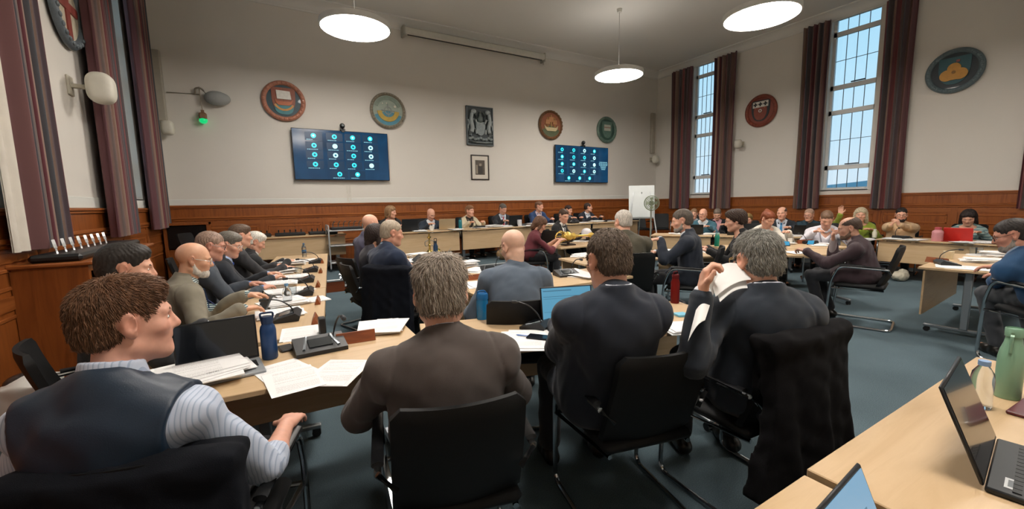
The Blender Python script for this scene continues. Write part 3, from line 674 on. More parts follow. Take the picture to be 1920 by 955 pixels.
    wains('trim_8', YB-YF, (XL, YF, 0), PI/2, 'orange-brown oak wainscot panelling on the left wall', h=1.54)
    st(MB().box((XL, YB-.012, 1.585), (XR, YB, 1.70), bev=.004).build('trim_9', WW, smooth=0), 'white painted band above the back wainscot')
    st(MB().box((XL, 5.35, 1.54), (XL+.012, 8.7, 1.66), bev=.004).build('trim_10', WW, smooth=0), 'white painted band above the left wainscot')
    # windows
    FR = mat('#d9dcdc', .45, var=.01); LD = mat('#4a5258', .6)
    gl, nt, b = nmat('window_glass'); tr = nd(nt, 'ShaderNodeBsdfTransparent'); gs = nd(nt, 'ShaderNodeBsdfGlossy', Roughness=.02); mx = nd(nt, 'ShaderNodeMixShader'); mx.inputs[0].default_value = .06
    tr.inputs[0].default_value = (.97, .99, 1, 1); nt.links.new(tr.outputs[0], mx.inputs[1]); nt.links.new(gs.outputs[0], mx.inputs[2]); nt.links.new(mx.outputs[0], nt.nodes['Material Output'].inputs[0])
    zs = [float(PX(1590, v, XR)[2]) for v in (354, 312, 206, 158, 56)]
    k = 0
    for a, sg, wins in ((XR, 1, WINR), (XL, -1, WINL)):
        for (y0, y1) in wins:
            k += 1; r = empty('window_%d' % k, 'tall white-framed leaded window in the %s wall' % ('right' if sg > 0 else 'left'), 'window', (a+sg*.16, (y0+y1)/2, WZ0), kind='structure')
            h = WZ1-WZ0; w = (y1-y0)/2; f = MB(); x0, x1 = -.03, .03
            f.box((x0, -w, 0), (x1, -w+.06, h)).box((x0, w-.06, 0), (x1, w, h)).box((x0, -w, h-.06), (x1, w, h)).box((x0-.05*sg if sg > 0 else x0, -w, 0), (x1 if sg > 0 else x1+.05, w, .05))
            for z in zs[1:]: f.box((x0, -w, z-WZ0-.05), (x1, w, z-WZ0+.05))
            f.build('frame', FR, r, smooth=0)
            g = MB(); g.box((-.004, -w+.05, .03), (.004, w-.05, h-.05)); g.build('glass_pane', gl, r, smooth=0)
            l = MB()
            for i in range(1, 4): yy = -w+.06+(2*w-.12)*i/4; l.box((-.008, yy-.005, .04), (.008, yy+.005, h-.05))
            zz = [z-WZ0 for z in zs]+[h]
            for i in (1, 3): z = (zz[i]+zz[i+1])/2; l.box((-.008, -w+.05, z-.005), (.008, w-.05, z+.005))
            l.build('lead_bars', LD, r, smooth=0)
            s_ = MB()
            for i in (1, 3): s_.box((-.05*sg-.02, -.12-.1, zz[i]+.055), (-.05*sg+.02, .05, zz[i]+.08), bev=.006)
            s_.build('window_stay', LD, r, smooth=0)
            st(MB().box((min(a, a+sg*.13), y0, WZ0-.03), (max(a, a+sg*.13), y1, WZ0), bev=.004).build('trim_%d' % (10+k), FR, smooth=0), 'white inner sill of window %s' % ('one two three four five'.split()[k-1]))
    # land outside
    g = MB(); xs = np.linspace(-400, 700, 90)
    def ridge(d, ya, yb, h, sd):
        G = []
        for y in np.linspace(ya, yb, 70):
            z = h*(.55+.25*math.sin(y*.013+sd)+.2*math.sin(y*.041+sd*2)); G.append([(d, y, -4), (d+40, y, z*.7), (d+120, y, z), (d+260, y, -4)])
        return np.array(G)
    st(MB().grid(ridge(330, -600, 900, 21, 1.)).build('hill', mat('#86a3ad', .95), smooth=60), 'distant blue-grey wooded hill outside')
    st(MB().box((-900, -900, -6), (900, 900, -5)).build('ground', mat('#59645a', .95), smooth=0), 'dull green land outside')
def curtain(wall, y0, y1, z0, z1, label, seed, off=.10, lining=None):
    sg = -1 if wall == 'right' else 1; X = XR if wall == 'right' else XL; r = np.random.default_rng(seed); n = 150; zz = np.linspace(z0, z1, 14); ph = r.uniform(0, 6, 4); w = y1-y0
    us = np.linspace(0, 1, n); front = []
    for z in zz:
        q = (z-z0)/(z1-z0); k = 2*PI*max(3, round(w/.125)); squeeze = 1-.06*math.sin(q*PI)
        y = y0+w*(.5+(us-.5)*squeeze+.012*np.sin(us*17+ph[1]+q)); d = .045*np.sin(us*k+ph[0]+.5*np.sin(us*9+ph[2])+.15*q)+.018*np.sin(us*k*2.1+ph[3])
        front.append(np.stack([X+sg*(off+d), y, np.full(n, z)], 1))
    if lining is not None:
        Lg = np.array([[(X+sg*(off-.02+.02*math.sin(k_*11)), lining+(y0+.03-lining)*k_, z) for z in zz] for k_ in np.linspace(0, 1, 24)]); Lb = Lg.copy(); Lb[:, :, 0] -= sg*.01
    A = np.array(front).transpose(1, 0, 2); Bk = A.copy(); Bk[:, :, 0] -= sg*.012
    b = MB(); at = np.repeat(us*w, len(zz)); b.grid(A, a=at).grid(Bk[::-1], a=at[::-1])
    m = stripes('curtain_cloth', ['#5e3a3e', '#6d4a4a', '#8a6c62', '#5b4a4c', '#4a474c', '#6a5c58', '#7d4040', '#602f36', '#8b7264', '#524a4c', '#45464c', '#703a3e', '#937a6a', '#4d4046'], freq=1.65, attr='u')
    o = b.build('curtain', m, smooth=80, attr='u'); tag(o, label, 'curtain', 'striped window curtains')
    if lining is not None: MB().grid(Lg).grid(Lb[::-1]).build('lining', mat('#cfc9bd', .9), o, smooth=80, label='cream curtain lining')
def pendant(c, label):
    r = empty('pendant_light', label, 'ceiling light', c, group='round pendant lights'); R = .54
    MB().lathe([(0.001, .10), (R-.04, .10), (R, .08), (R, .0), (R-.02, .0), (R-.02, .012), (.001, .012)], 64, cap=False).build('housing', mat('#d8d8d4', .4), r)
    MB().lathe([(.001, .004), (R-.022, .004), (R-.022, .010), (.001, .010)], 64, cap=False).build('diffuser', emit('#fff6ec', LAMP, 'lamp_disc'), r); MB().lathe([(.001, .1015), (R-.06, .1015), (R-.06, .104), (.001, .104)], 48, cap=False).build('upper_diffuser', emit('#fff6ec', LAMP*UPL, 'lamp_top'), r)
    MB().cyl((0, 0, .1), (0, 0, ZC-c[2]-.06), .006).build('cord', mat('#b8b8b2', .5), r); MB().lathe([(.001, ZC-c[2]-.07), (.05, ZC-c[2]-.07), (.06, ZC-c[2])], 24).build('ceiling_rose', mat('#c9c9c2', .5), r)
# ------------------------------------------------------------------ furniture
CHAIR = None
def chair(loc, yaw, label, s=1., floor=0.):
    global CHAIR
    if CHAIR is not None: return dup(CHAIR, loc, yaw, label, scale=s)
    r = empty('conference_chair', label, 'chair', loc, yaw, 'black cantilever conference chairs', s=s); CHAIR = r
    up = mat('#090b0d', .6, bump=.25, bscale=500, var=.05, spec=.35); ch = mat('#b9bec2', .18, 1., var=.0); bl = mat('#111214', .4)
    b = MB(); b.box((-.225, -.20, .425), (.225, .235, .475), bev=.02); b.build('seat', up, r, smooth=50)
    G = []; n = 26
    for q in np.linspace(0, 1, 16):
        z = .455+.435*q; w = .225-.012*q; e = min(q, 1-q)*16*.435/15; c = .03; ins = c-math.sqrt(max(c*c-max(c-e, 0)**2, 0)) if e < c else 0; w -= ins
        yc = -.195-.085*q-.03*math.sin(q*PI*.5)+.03*(1-q)**2; th = .016*(.55+.45*min(1, e*40+.2)); ring = []
        for t in np.linspace(-1, 1, n//2): ring.append((w*t, yc+th+.035*t*t, z))
        for t in np.linspace(1, -1, n//2): ring.append((w*t, yc-th+.035*t*t, z))
        G.append(ring)
    G = np.array(G); b = MB(); b.grid(G.transpose(1, 0, 2)[::-1], closed_u=True); k = len(G[0])
    b.add(G[0], [tuple(range(k))]); b.add(G[-1], [tuple(range(k))[::-1]]); b.build('backrest', up, r, smooth=60)
    pts = [(.262, -.215, .655), (.268, .19, .665), (.262, .255, .50), (.250, .285, .0135), (.250, -.27, .0135), (-.250, -.27, .0135), (-.250, .285, .0135), (-.262, .255, .50), (-.268, .19, .665), (-.262, -.215, .655)]
    b = MB(); b.tube(fillet(pts, .07, 7), .0125, 10); b.tube([(-.258, .25, .415), (.258, .25, .415)], .011, 8); b.tube([(-.258, .25, .415), (-.2, -.19, .42)], .011, 8).tube([(.258, .25, .415), (.2, -.19, .42)], .011, 8)
    b.tube([(.262, -.215, .655), (.205, -.235, .60)], .011, 8).tube([(-.262, -.215, .655), (-.205, -.235, .60)], .011, 8)
    b.build('frame', ch, r)
    for sg in (1, -1):
        a = MB(); a.tube(fillet([(sg*.262, -.19, .672), (sg*.267, .05, .683), (sg*.268, .185, .678)], .1), [.020]*0 or .020, 10, flat=.6); a.build('arm_pad', bl, r)
    return r
TABLES = []
def table(label, c, rot, Ln, D, floor=0., panel=1, top=.73, ends=(1, 1), pz=.30, group='maple meeting tables'):
    """top centred on c; people sit on the -Y side, modesty panel on the +Y side (panel=1)"""
    TABLES.append((c[0], c[1], rot, Ln, D, floor+top)); r = empty('meeting_table', label, 'table', (c[0], c[1], floor), rot, group); mp = MAPLE(); sv = mat('#9aa1a6', .35, .75, var=.0); bk = mat('#141516', .5); h = top
    MB().box((-Ln/2+.002, -D/2, h-.026), (Ln/2-.002, D/2, h), bev=.003).build('tabletop', mp, r, smooth=0)
    if panel: y = panel*(D/2-.05); MB().box((-Ln/2+.03, y-.009, pz), (Ln/2-.03, y+.009, h-.04), bev=.002).build('modesty_panel', mp, r, smooth=0)
    for sg, on in zip((-1, 1), ends):
        if not on: continue
        x = sg*(Ln/2-.16); b = MB()
        b.box((x-.035, -.03, .08), (x+.035, .03, h-.04), bev=.006).box((x-.02, -D/2+.06, .055), (x+.02, D/2-.06, .085), bev=.006).box((x-.02, -D/2+.1, h-.045), (x+.02, D/2-.1, h-.026), bev=.004)
        lg = b.build('leg', sv, r, smooth=40)
        for sy in (-1, 1):
            w = MB(); y = sy*(D/2-.09); w.cyl((x-.016, y, .028), (x+.016, y, .028), .027, n=16).box((x-.006, y-.008, .03), (x+.006, y+.008, .058)); w.build('caster', bk, lg)
    return r
def paper_mesh(w, h, n, t, jit, seed):
    r = np.random.default_rng(seed); b = MB(); z = 0
    for i in range(n):
        tt = t*r.uniform(.7, 1.3); a = r.normal()*jit*.12; M = rotz(a); o = np.array([r.normal()*jit*.02, r.normal()*jit*.02, z]); b.box((-w/2, -h/2, 0), (w/2, h/2, tt), M=M, o=o); z += tt+.0002
    return b, z
_pn = [100]
def papers(loc, rot, label, n=4, t=.004, jit=1., w=.21, h=.297, name='paper_stack', cat='papers', group='white paper stacks on the tables'):
    _pn[0] += 1; b, z = paper_mesh(w, h, n, t, jit, _pn[0]); o = b.build(name, paper_mat(), smooth=0, loc=loc, rot=rot); return tag(o, label, cat, group)
def mic_unit(loc, rot, label, s=1., lift=1.):
    """desk conference unit: wedge base with screen, bent gooseneck and microphone (front towards -Y)"""
    global MIC
    if 'MIC' in globals() and MIC is not None: return dup(MIC, loc, rot, label, scale=s)
    r = empty('microphone_unit', label, 'microphone', loc, rot, 'desk microphone units', s=s); MIC = r; bk = mat('#1b1d20', .45); sv = mat('#8b9196', .3, .7)
    b = MB(); pr = [(-.085, 0), (.075, 0), (.085, .03), (.055, .055), (-.085, .018)]; M = np.array([[0, 0, 1], [1, 0, 0], [0, 1, 0.]])
    b.prism([(x, y) for x, y in pr], -.11, .11, M=M); b.build('base', bk, r, smooth=25)
    q = MB(); q.box((-.05, -.04, 0), (.05, .032, .004), M=Rx(.26), o=(0, -.012, .038)); q.build('screen', mat('#20262a', .12, coat=.5), r, smooth=0)
    for sg in (-1, 1): MB().tube([(sg*.075, -.06, .026), (sg*.055, .03, .052), (sg*.052, .04, .056)], .006, 8).build('side_trim', sv, r)
    n = fillet([(.07, .045, .045), (.082, .035, .10), (.088, -.03, .155), (.088, -.10, .165)], .05, 6); MB().tube(n, .0045, 8).build('gooseneck', bk, r)
    MB().tube([(.088, -.10, .165), (.088, -.11, .166), (.088, -.145, .164), (.088, -.15, .163)], [.006, .0105, .0105, .006], 12).build('mic_head', mat('#2a2d30', .6), r)
    return r
MIC = None
NB = None
def name_block(loc, rot, label, s=1.):
    global NB
    if NB is not None: o = NB.copy(); COL.objects.link(o); o.location = tuple(map(float, loc)); o.rotation_euler = (0, 0, rot); o.scale = (s,)*3; o['label'] = label; return o
    b = MB(); M = np.array([[0, 0, 1], [1, 0, 0], [0, 1, 0.]]); b.prism([(-.035, 0), (.035, 0), (.006, .075), (-.006, .075)], -.13, .13, M=M)
    NB = b.build('name_block', wood('block_wood', '#6e3517', '#8f4c23', (2, 20, 20)), smooth=0, loc=loc, rot=rot); NB.scale = (s,)*3; return tag(NB, label, 'name block', 'wooden name blocks')
def laptop(loc, rot, label, lid='#17191c', body='#1c1e21', scr=None, w=.32, dp=.22, ang=110., scr_lines=None, keys=True, group='open laptops'):
    """keyboard towards -Y, hinge at +Y"""
    r = empty('laptop', label, 'laptop', loc, rot, group); bm = mat(body, .45, .1, var=.02); 
    MB().box((-w/2, -dp, 0), (w/2, 0, .016), bev=.004).build('base', bm, r, smooth=40)
    if keys:
        k = MB()
        for i in range(5):
            for j in range(13): k.box((-w/2+.018+j*(w-.036)/13, -.045-i*.0195-.016, .016), (-w/2+.018+(j+.88)*(w-.036)/13, -.045-i*.0195, .0185))
        k.build('keyboard', mat('#0d0e10', .5), r, smooth=0)
        MB().box((-.05, -dp+.012, .016), (.05, -dp+.072, .0172)).build('touchpad', mat('#25282b', .3), r, smooth=0)
    a = math.radians(ang-90); M = Rx(-a); hh = dp*.98   # tilt back by a
    ld = MB().box((-w/2, -.004, 0), (w/2, .004, hh), bev=.003, M=M, o=(0, .004, .014)).build('lid', mat(lid, .4, .15, var=.02), r, smooth=40)
    s_ = MB(); ms = [mat('#0b0d10', .12, coat=.4)] if not scr else [emit(scr, 1.0, 'scr_'+scr), emit('#4a7f9a', .8), emit('#20303c', .5)]
    s_.box((-w/2+.008, -.0055, .012), (w/2-.008, -.0042, hh-.008), 0, M=M, o=(0, .004, .014))
    if scr:
        for (x0, x1, z0, z1, mi) in (scr_lines or [(-.45, .1, .9, .93, 1), (-.45, .45, .74, .755, 1), (-.45, .2, .68, .69, 1), (-.45, .45, .3, .31, 1), (-.45, .45, .02, .07, 2)]):
            s_.box((w*x0, -.0062, .012+(hh-.02)*z0), (w*x1, -.0054, .012+(hh-.02)*z1), mi, M=M, o=(0, .004, .014))
    s_.build('screen', ms, ld, smooth=0)
    return r
def bottle(loc, label, prof, m, cap=None, capm=None, loop=None, group=None, cat='bottle', name='water_bottle', rot=0.):
    r = empty(name, label, cat, loc, rot, group); MB().lathe(prof, 32).build('body', m, r, smooth=50)
    if cap: MB().lathe(cap, 28).build('cap', capm, r, smooth=50)
    if loop: MB().tube(fillet(loop, .012, 5), .005, 8).build('carry_loop', capm, r)
    return r
def cup(loc, label, s=1., c='#e6e2d8', h=.09):
    return tag(MB().lathe([(.027*s, 0), (.037*s, h*s), (.039*s, h*s), (.0385*s, (h+.003)*s), (.035*s, h*s), (.026*s, .006), (.001, .006)], 24, cap=False).build('paper_cup', mat(c, .6), loc=loc), label, 'cup', 'cups on the tables')
def glass_mat():
    if 'clear_glass' in MATS: return MATS['clear_glass']
    m, nt, b = nmat('clear_glass'); b.inputs['Base Color'].default_value = (.9, .95, .97, 1); b.inputs['Roughness'].default_value = .05; b.inputs['Transmission Weight'].default_value = .95; b.inputs['IOR'].default_value = 1.3; MATS['clear_glass'] = m; return m
def tumbler(loc, label):
    return tag(MB().lathe([(.001, 0), (.03, 0), (.036, .10), (.0345, .10), (.029, .008), (.001, .008)], 24, cap=False).build('glass_tumbler', glass_mat(), loc=loc), label, 'glass', 'drinking glasses')
def drape_coat(chair_loc, yaw, label, c, s=1., zb=.12, parent=None, seed=3., wide=.25, sleeves=True, tier=1):
    """coat hung over a chair back: hugs the top edge, falls in folds behind, sleeves at the sides"""
    r = empty('coat', label, 'coat', chair_loc, yaw, s=s); F = Fld((-.42, -.62, -.02), (.42, .12, 1.08), .0085)
    def f(g):
        x, y, z = g[..., 0], g[..., 1], g[..., 2]; yb = -.335+.03*(x/.225)**2; fl = np.maximum(.86-z, 0)
        fold = (.016*np.sin(x*30+1.6*np.sin(z*3+seed)+seed)+.007*np.sin(x*61+z*2+seed*2))*np.clip(fl*2.2, .05, 1)
        hw = wide+.10*fl*fl+.03*fl+.008*np.sin(z*9+seed); hem = zb+.05*np.sin(x*8+seed)+.13*np.sin(x*3.3+seed*.7)**2
        d = np.maximum(np.maximum(np.abs(y-yb+.07*fl-fold)-.026-.03*fl, np.abs(x)-hw), np.maximum(hem-z, z-.925)); return d*.75
    F.fn((-.40, -.60, 0), (.40, .1, 1.0), f, .02)
    F.rc((-wide+.055, -.30, .91), (wide-.055, -.30, .91), .045, .045, .04); F.rc((-wide+.03, -.22, .90), (wide-.03, -.22, .90), .03, .03, .04)
    F.fn((-.3, -.30, .62), (.3, .0, .95), lambda g: np.maximum(np.maximum(np.abs(g[..., 1]+.235)-.018, np.abs(g[..., 0])-wide+.01), np.maximum(.70+.05*np.sin(g[..., 0]*12)-g[..., 2], g[..., 2]-.92)), .03)
    F.disp(lambda p: wr(p, seed, .0022)); sdf_obj(F, 'coat_body', mat(c, .95, bump=.5, bscale=500, var=.05, spec=.25), r)
    if sleeves:
        for sg in (1, -1):
            G = Fld((sg*.27-.16, -.55, .0), (sg*.27+.16, .1, 1.0), .0085); G.rc((sg*(wide-.03), -.33, .84), (sg*(wide+.04), -.36, .52), .065, .055, .03); G.rc((sg*(wide+.04), -.36, .52), (sg*(wide+.02), -.38, zb+.16), .055, .05, .03)
            G.disp(lambda p: wr(p, seed+sg, .006, (1, 1, .6))); sdf_obj(G, 'sleeve', mat(c, .95, bump=.5, bscale=500, var=.05, spec=.25), r)
    return r
# ------------------------------------------------------------------ things on the walls
AW = np.array([[1., 0, 0], [0, 0, -1], [0, 1, 0]])      # (right, up, out of the wall) -> local (x, -y, z)
ROT = {'back': 0., 'right': -PI/2, 'left': PI/2}
def wallpos(u, v, wall, out=0.):
    if wall == 'back': return PY(u, v, YB-out)
    return PX(u, v, XR-out) if wall == 'right' else PX(u, v, XL+out)
def shield(w, h, n=10):
    L = [(-w, h*.5)]+[(-w*math.cos(t*PI/2)**.8 if t < 1 else 0, h*.5-h*.35-h*.65*math.sin(t*PI/2)) for t in np.linspace(0, 1, n)]
    return L+[(-x, y) for x, y in L[::-1][1:]]
def disc(r, n=48): return [(r*math.cos(2*PI*i/n), r*math.sin(2*PI*i/n)) for i in range(n)]
def arc_band(r0, r1, a0, a1, n=24):
    A = np.radians(np.linspace(a0, a1, n)); return [(r1*math.cos(a), r1*math.sin(a)) for a in A]+[(r0*math.cos(a), r0*math.sin(a)) for a in A[::-1]]
def plaque(u, v, wall, label, rim, field, R=.40, beads=28, parts=(), rimw=.085, out=0.):
    c = wallpos(u, v, wall, .026); r = empty('heraldic_plaque', label, 'plaque', c, ROT[wall], 'round heraldic wall plaques')
    rm = mat(rim, .5, bump=.6, bscale=70, var=.14, vscale=25, coat=.2); b = MB()
    b.lathe([(R-rimw-.012, 0), (R, 0), (R+.004, .02), (R-.012, .048), (R-rimw*.5, .062), (R-rimw+.008, .05), (R-rimw, .03), (R-rimw-.012, .0)], 56, M=AW, cap=False)
    for i in range(beads):
        a = 2*PI*i/beads; b.ell((math.cos(a)*(R-rimw*.5), -.058, math.sin(a)*(R-rimw*.5)), (.026, .016, .030), 0, 8, Ry(-a))
    b.build('rim', rm, r, smooth=50)
    MB().prism(disc(R-rimw), .004, .022, M=AW).build('field', mat(field, .5, var=.12, vscale=12, coat=.2), r, smooth=30)
    for (nm, c_, polys, z0, z1) in parts:
        q = MB()
        for i, p in enumerate(polys): q.prism(p, z0, z1+.0015*i, M=AW)
        q.build(nm, mat(c_, .5, var=.12, vscale=18, coat=.2), r, smooth=30)
    return r
def off(poly, dx, dy, s=1.): return [(x*s+dx, y*s+dy) for x, y in poly]
def rect(x0, y0, x1, y1): return [(x0, y0), (x1, y0), (x1, y1), (x0, y1)]
def cross(cx, cy, s, k=.32):
    k = s*k; q = s; return [(cx-k, cy-q), (cx+k, cy-q), (cx+k, cy-k), (cx+q, cy-k), (cx+q, cy+k), (cx+k, cy+k), (cx+k, cy+q), (cx-k, cy+q), (cx-k, cy+k), (cx-q, cy+k), (cx-q, cy-k), (cx-k, cy-k)]
def hull(w, h, y): return [(-w, y+h), (-w*.85, y+h*.35), (-w*.6, y), (w*.6, y), (w*.85, y+h*.35), (w, y+h), (w*.7, y+h*.62), (-w*.7, y+h*.62)]
def plaques():
    plaque(532, 190, 'back', 'round rust-pink plaque with a white-sailed ship shield, above the left screen', '#b0765f', '#22404a', parts=[
        ('shield', '#8a4a33', [shield(.215, .52)], .022, .036), ('sea', '#3f7f86', [off(shield(.17, .20), 0, -.17)], .036, .044), ('ship_hull', '#b5643c', [hull(.17, .12, -.09)], .040, .058), ('wave', '#c08a45', [arc_band(.16, .20, 205, 335)], .036, .050), ('sail', '#d8d4cc', [[(-.13, .20), (.12, .19), (.14, .03), (-.12, .03)]], .040, .062), ('mast', '#7a4a30', [rect(-.008, .0, .008, .25)], .036, .05)])
    plaque(727, 208, 'back', 'round grey-brown plaque with a gold crescent over blue, right of the left screen', '#857d6c', '#98a498', rimw=.06, beads=36, parts=[
        ('sea', '#4f8ba0', [arc_band(.0, .325, 200, 340)], .022, .03), ('hill_band', '#7d8d80', [arc_band(.24, .32, 20, 160)], .022, .034), ('crescent', '#b79a45', [arc_band(.15, .25, 185, 355)], .03, .05), ('wheel', '#8e9590', [arc_band(.07, .09, 0, 359)]+[rect(-.006, -.15, .006, .15)]+[rect(-.15, -.006, .15, .006)], .024, .042), ('star', '#d9d6c6', [off(disc(.028, 10), .16, .10), off(disc(.014, 8), -.03, .16), off(disc(.014, 8), -.12, .15)], .024, .042)])
    plaque(1032, 235, 'back', 'round gold-brown plaque with a cream three-masted ship, left above the right screen', '#6b4a2a', '#8a5236', rimw=.06, beads=24, R=.41, parts=[
        ('sea', '#5a6348', [arc_band(.0, .33, 205, 335)], .022, .032), ('ship_hull', '#c9b990', [hull(.24, .16, -.17)], .030, .056), ('mast', '#caa96a', [rect(-.01, -.06, .01, .28), rect(-.13, -.06, -.115, .20), rect(.115, -.06, .13, .20)], .026, .048), ('sail', '#b07c52', [[(-.08, .22), (.08, .22), (.09, .08), (-.09, .08)], [(-.19, .14), (-.06, .14), (-.05, .02), (-.20, .02)], [(.06, .14), (.19, .14), (.20, .02), (.05, .02)]], .028, .05)])
    plaque(1137, 244, 'back', 'round dark green plaque with a white-topped shield, right above the right screen', '#5f776b', '#3b564c', beads=20, parts=[
        ('shield', '#5f7a6e', [shield(.20, .50)], .022, .038), ('panel', '#b9bcae', [rect(-.13, -.03, .13, .15)], .038, .05), ('bar', '#9a7f72', [rect(-.13, .05, .13, .08)], .05, .056)])
    plaque(1427, 208, 'right', 'round rust-red plaque with three black crosses on a white band, beside the narrow window', '#7d3a26', '#7a3524', R=.42, beads=24, parts=[
        ('shield', '#20282c', [shield(.24, .54)], .022, .034), ('lower_field', '#7d3a2a', [off(shield(.17, .36), 0, -.06)], .034, .042), ('band', '#d5d2c8', [rect(-.20, .09, .20, .24)], .034, .046), ('cross', '#15171a', [cross(-.13, .165, .05), cross(0, .165, .05), cross(.13, .165, .05)], .046, .054), ('ring', '#d5d2c8', [arc_band(.026, .042, 0, 359)], .042, .054), ('studs', '#b06a48', [off(disc(.012, 8), -.12, .06), off(disc(.012, 8), -.06, .06), off(disc(.012, 8), .12, .06)], .034, .05)])
    plaque(1790, 133, 'right', 'round slate-blue plaque with a gold trefoil on teal, beside the wide window', '#5b6b70', '#15242b', R=.41, beads=30, parts=[
        ('shield', '#24525a', [shield(.22, .50)], .022, .036), ('trefoil', '#c08a36', [off(disc(.095, 20), 0, .045), off(disc(.105, 20), -.09, -.075), off(disc(.105, 20), .09, -.075), rect(-.1, -.17, .1, -.06)], .036, .052), ('boss', '#8a6428', [off(disc(.03, 12), 0, -.03)], .052, .06), ('mark', '#8a4a44', [rect(.02, .15, .07, .19)], .036, .046)])
    plaque(118, 14, 'left', 'round slate-grey plaque with a red cross on cream, between the left curtains', '#59636a', '#c9bfa8', R=.40, beads=26, parts=[
        ('cross', '#8a3a30', [rect(-.05, -.30, .05, .30), rect(-.26, -.02, .26, .07)], .022, .036)])
def screen_tv(u0, v0, u1, v1, label, cols, rows, last, block=None):
    a = PY(u0, v0, YB-.11); b_ = PY(u1, v1, YB-.11); w, h = b_[0]-a[0], a[2]-b_[2]; c = (a+b_)/2
    r = empty('wall_screen', label, 'television', c, 0, 'wall-mounted video call screens'); bk = mat('#0c0e11', .35)
    MB().box((-w/2, -.0, -h/2), (w/2, .05, h/2), bev=.006).build('housing', bk, r, smooth=0)
    MB().box((-.25, .05, -.2), (.25, .11, .2)).build('wall_bracket', bk, r, smooth=0)
    sc, nt, b = nmat('tv_glass_'+label[:9]); L = nt.links; tc = nd(nt, 'ShaderNodeTexCoord'); no = nd(nt, 'ShaderNodeTexNoise', Scale=1.5, Detail=2.); L.new(tc.outputs['Object'], no.inputs['Vector'])
    L.new(ramp(nt, no.outputs['Fac'], [(.3, '#0d2c44'), (.5, '#124062'), (.7, '#0f3452')]), b.inputs['Emission Color']); b.inputs['Emission Strength'].default_value = TVS; b.inputs['Base Color'].default_value = (.004, .006, .01, 1); b.inputs['Roughness'].default_value = .12
    s = MB(); s.box((-w/2+.012, -.004, -h/2+.012), (w/2-.012, .001, h/2-.012), 0)
    em = [sc, emit('#35d0dc', TVS*1.6), emit('#b9eef0', TVS*1.6), emit('#7fb9c8', TVS*1.2), emit('#0c6a8a', TVS), emit('#123a58', TVS*.9)]; r2 = random.Random(label)
    pos = [(x, y) for y in rows[:-1] for x in cols]+[(x, rows[-1]) for x in last]; R = w*.026
    for i, (fx, fy) in enumerate(pos):
        x, z = -w/2+fx*w, h/2-fy*h; k = r2.choice((1, 1, 2, 1)); s.box((x-w*.085, -.0045, z-R*1.9), (x+w*.085, -.004, z+R*1.5), 5)
        s.prism(off(disc(R, 20), x, z), .0045, .006, k, M=AW); s.prism(off(disc(R*.45, 10), x, z), .006, .007, r2.choice((4, 2)), M=AW)
        xx = x-w*.07
        for _ in range(r2.randint(4, 6)):
            q = w*r2.uniform(.008, .02); s.box((xx, -.006, z-R*1.75), (xx+q, -.0045, z-R*1.45), 3); xx += q+w*.004
    if block:
        for i in range(6):
            zz = h/2-block[1]*h+(.10-.04*i)*h; ww = w*(.08, .09, .085, .06, .05, .04)[i]; x = -w/2+block[0]*w
            for j in range(5): s.box((x-ww+j*ww*.4, -.006, zz-.011*h), (x-ww+(j+.8)*ww*.4, -.0045, zz+.011*h), 3)
    s.build('screen', em, r, smooth=0)
    return c, w, h
def webcam(c, label):
    r = empty('webcam', label, 'webcam', c, 0, 'webcams on the wall screens'); bk = mat('#15171a', .4); b = MB(); b.box((-.05, -.06, 0), (.05, .07, .03), bev=.008).box((-.035, -.075, -.04), (.035, -.045, .01), bev=.006); b.build('clip_base', bk, r, smooth=40)
    b = MB(); b.ell((0, -.02, .105), (.055, .06, .055)).cyl((0, -.02, .03), (0, -.02, .07), .018); b.build('camera_head', bk, r); MB().cyl((0, -.075, .108), (0, -.086, .108), .024).build('lens', mat('#8d9498', .15, .6), r)
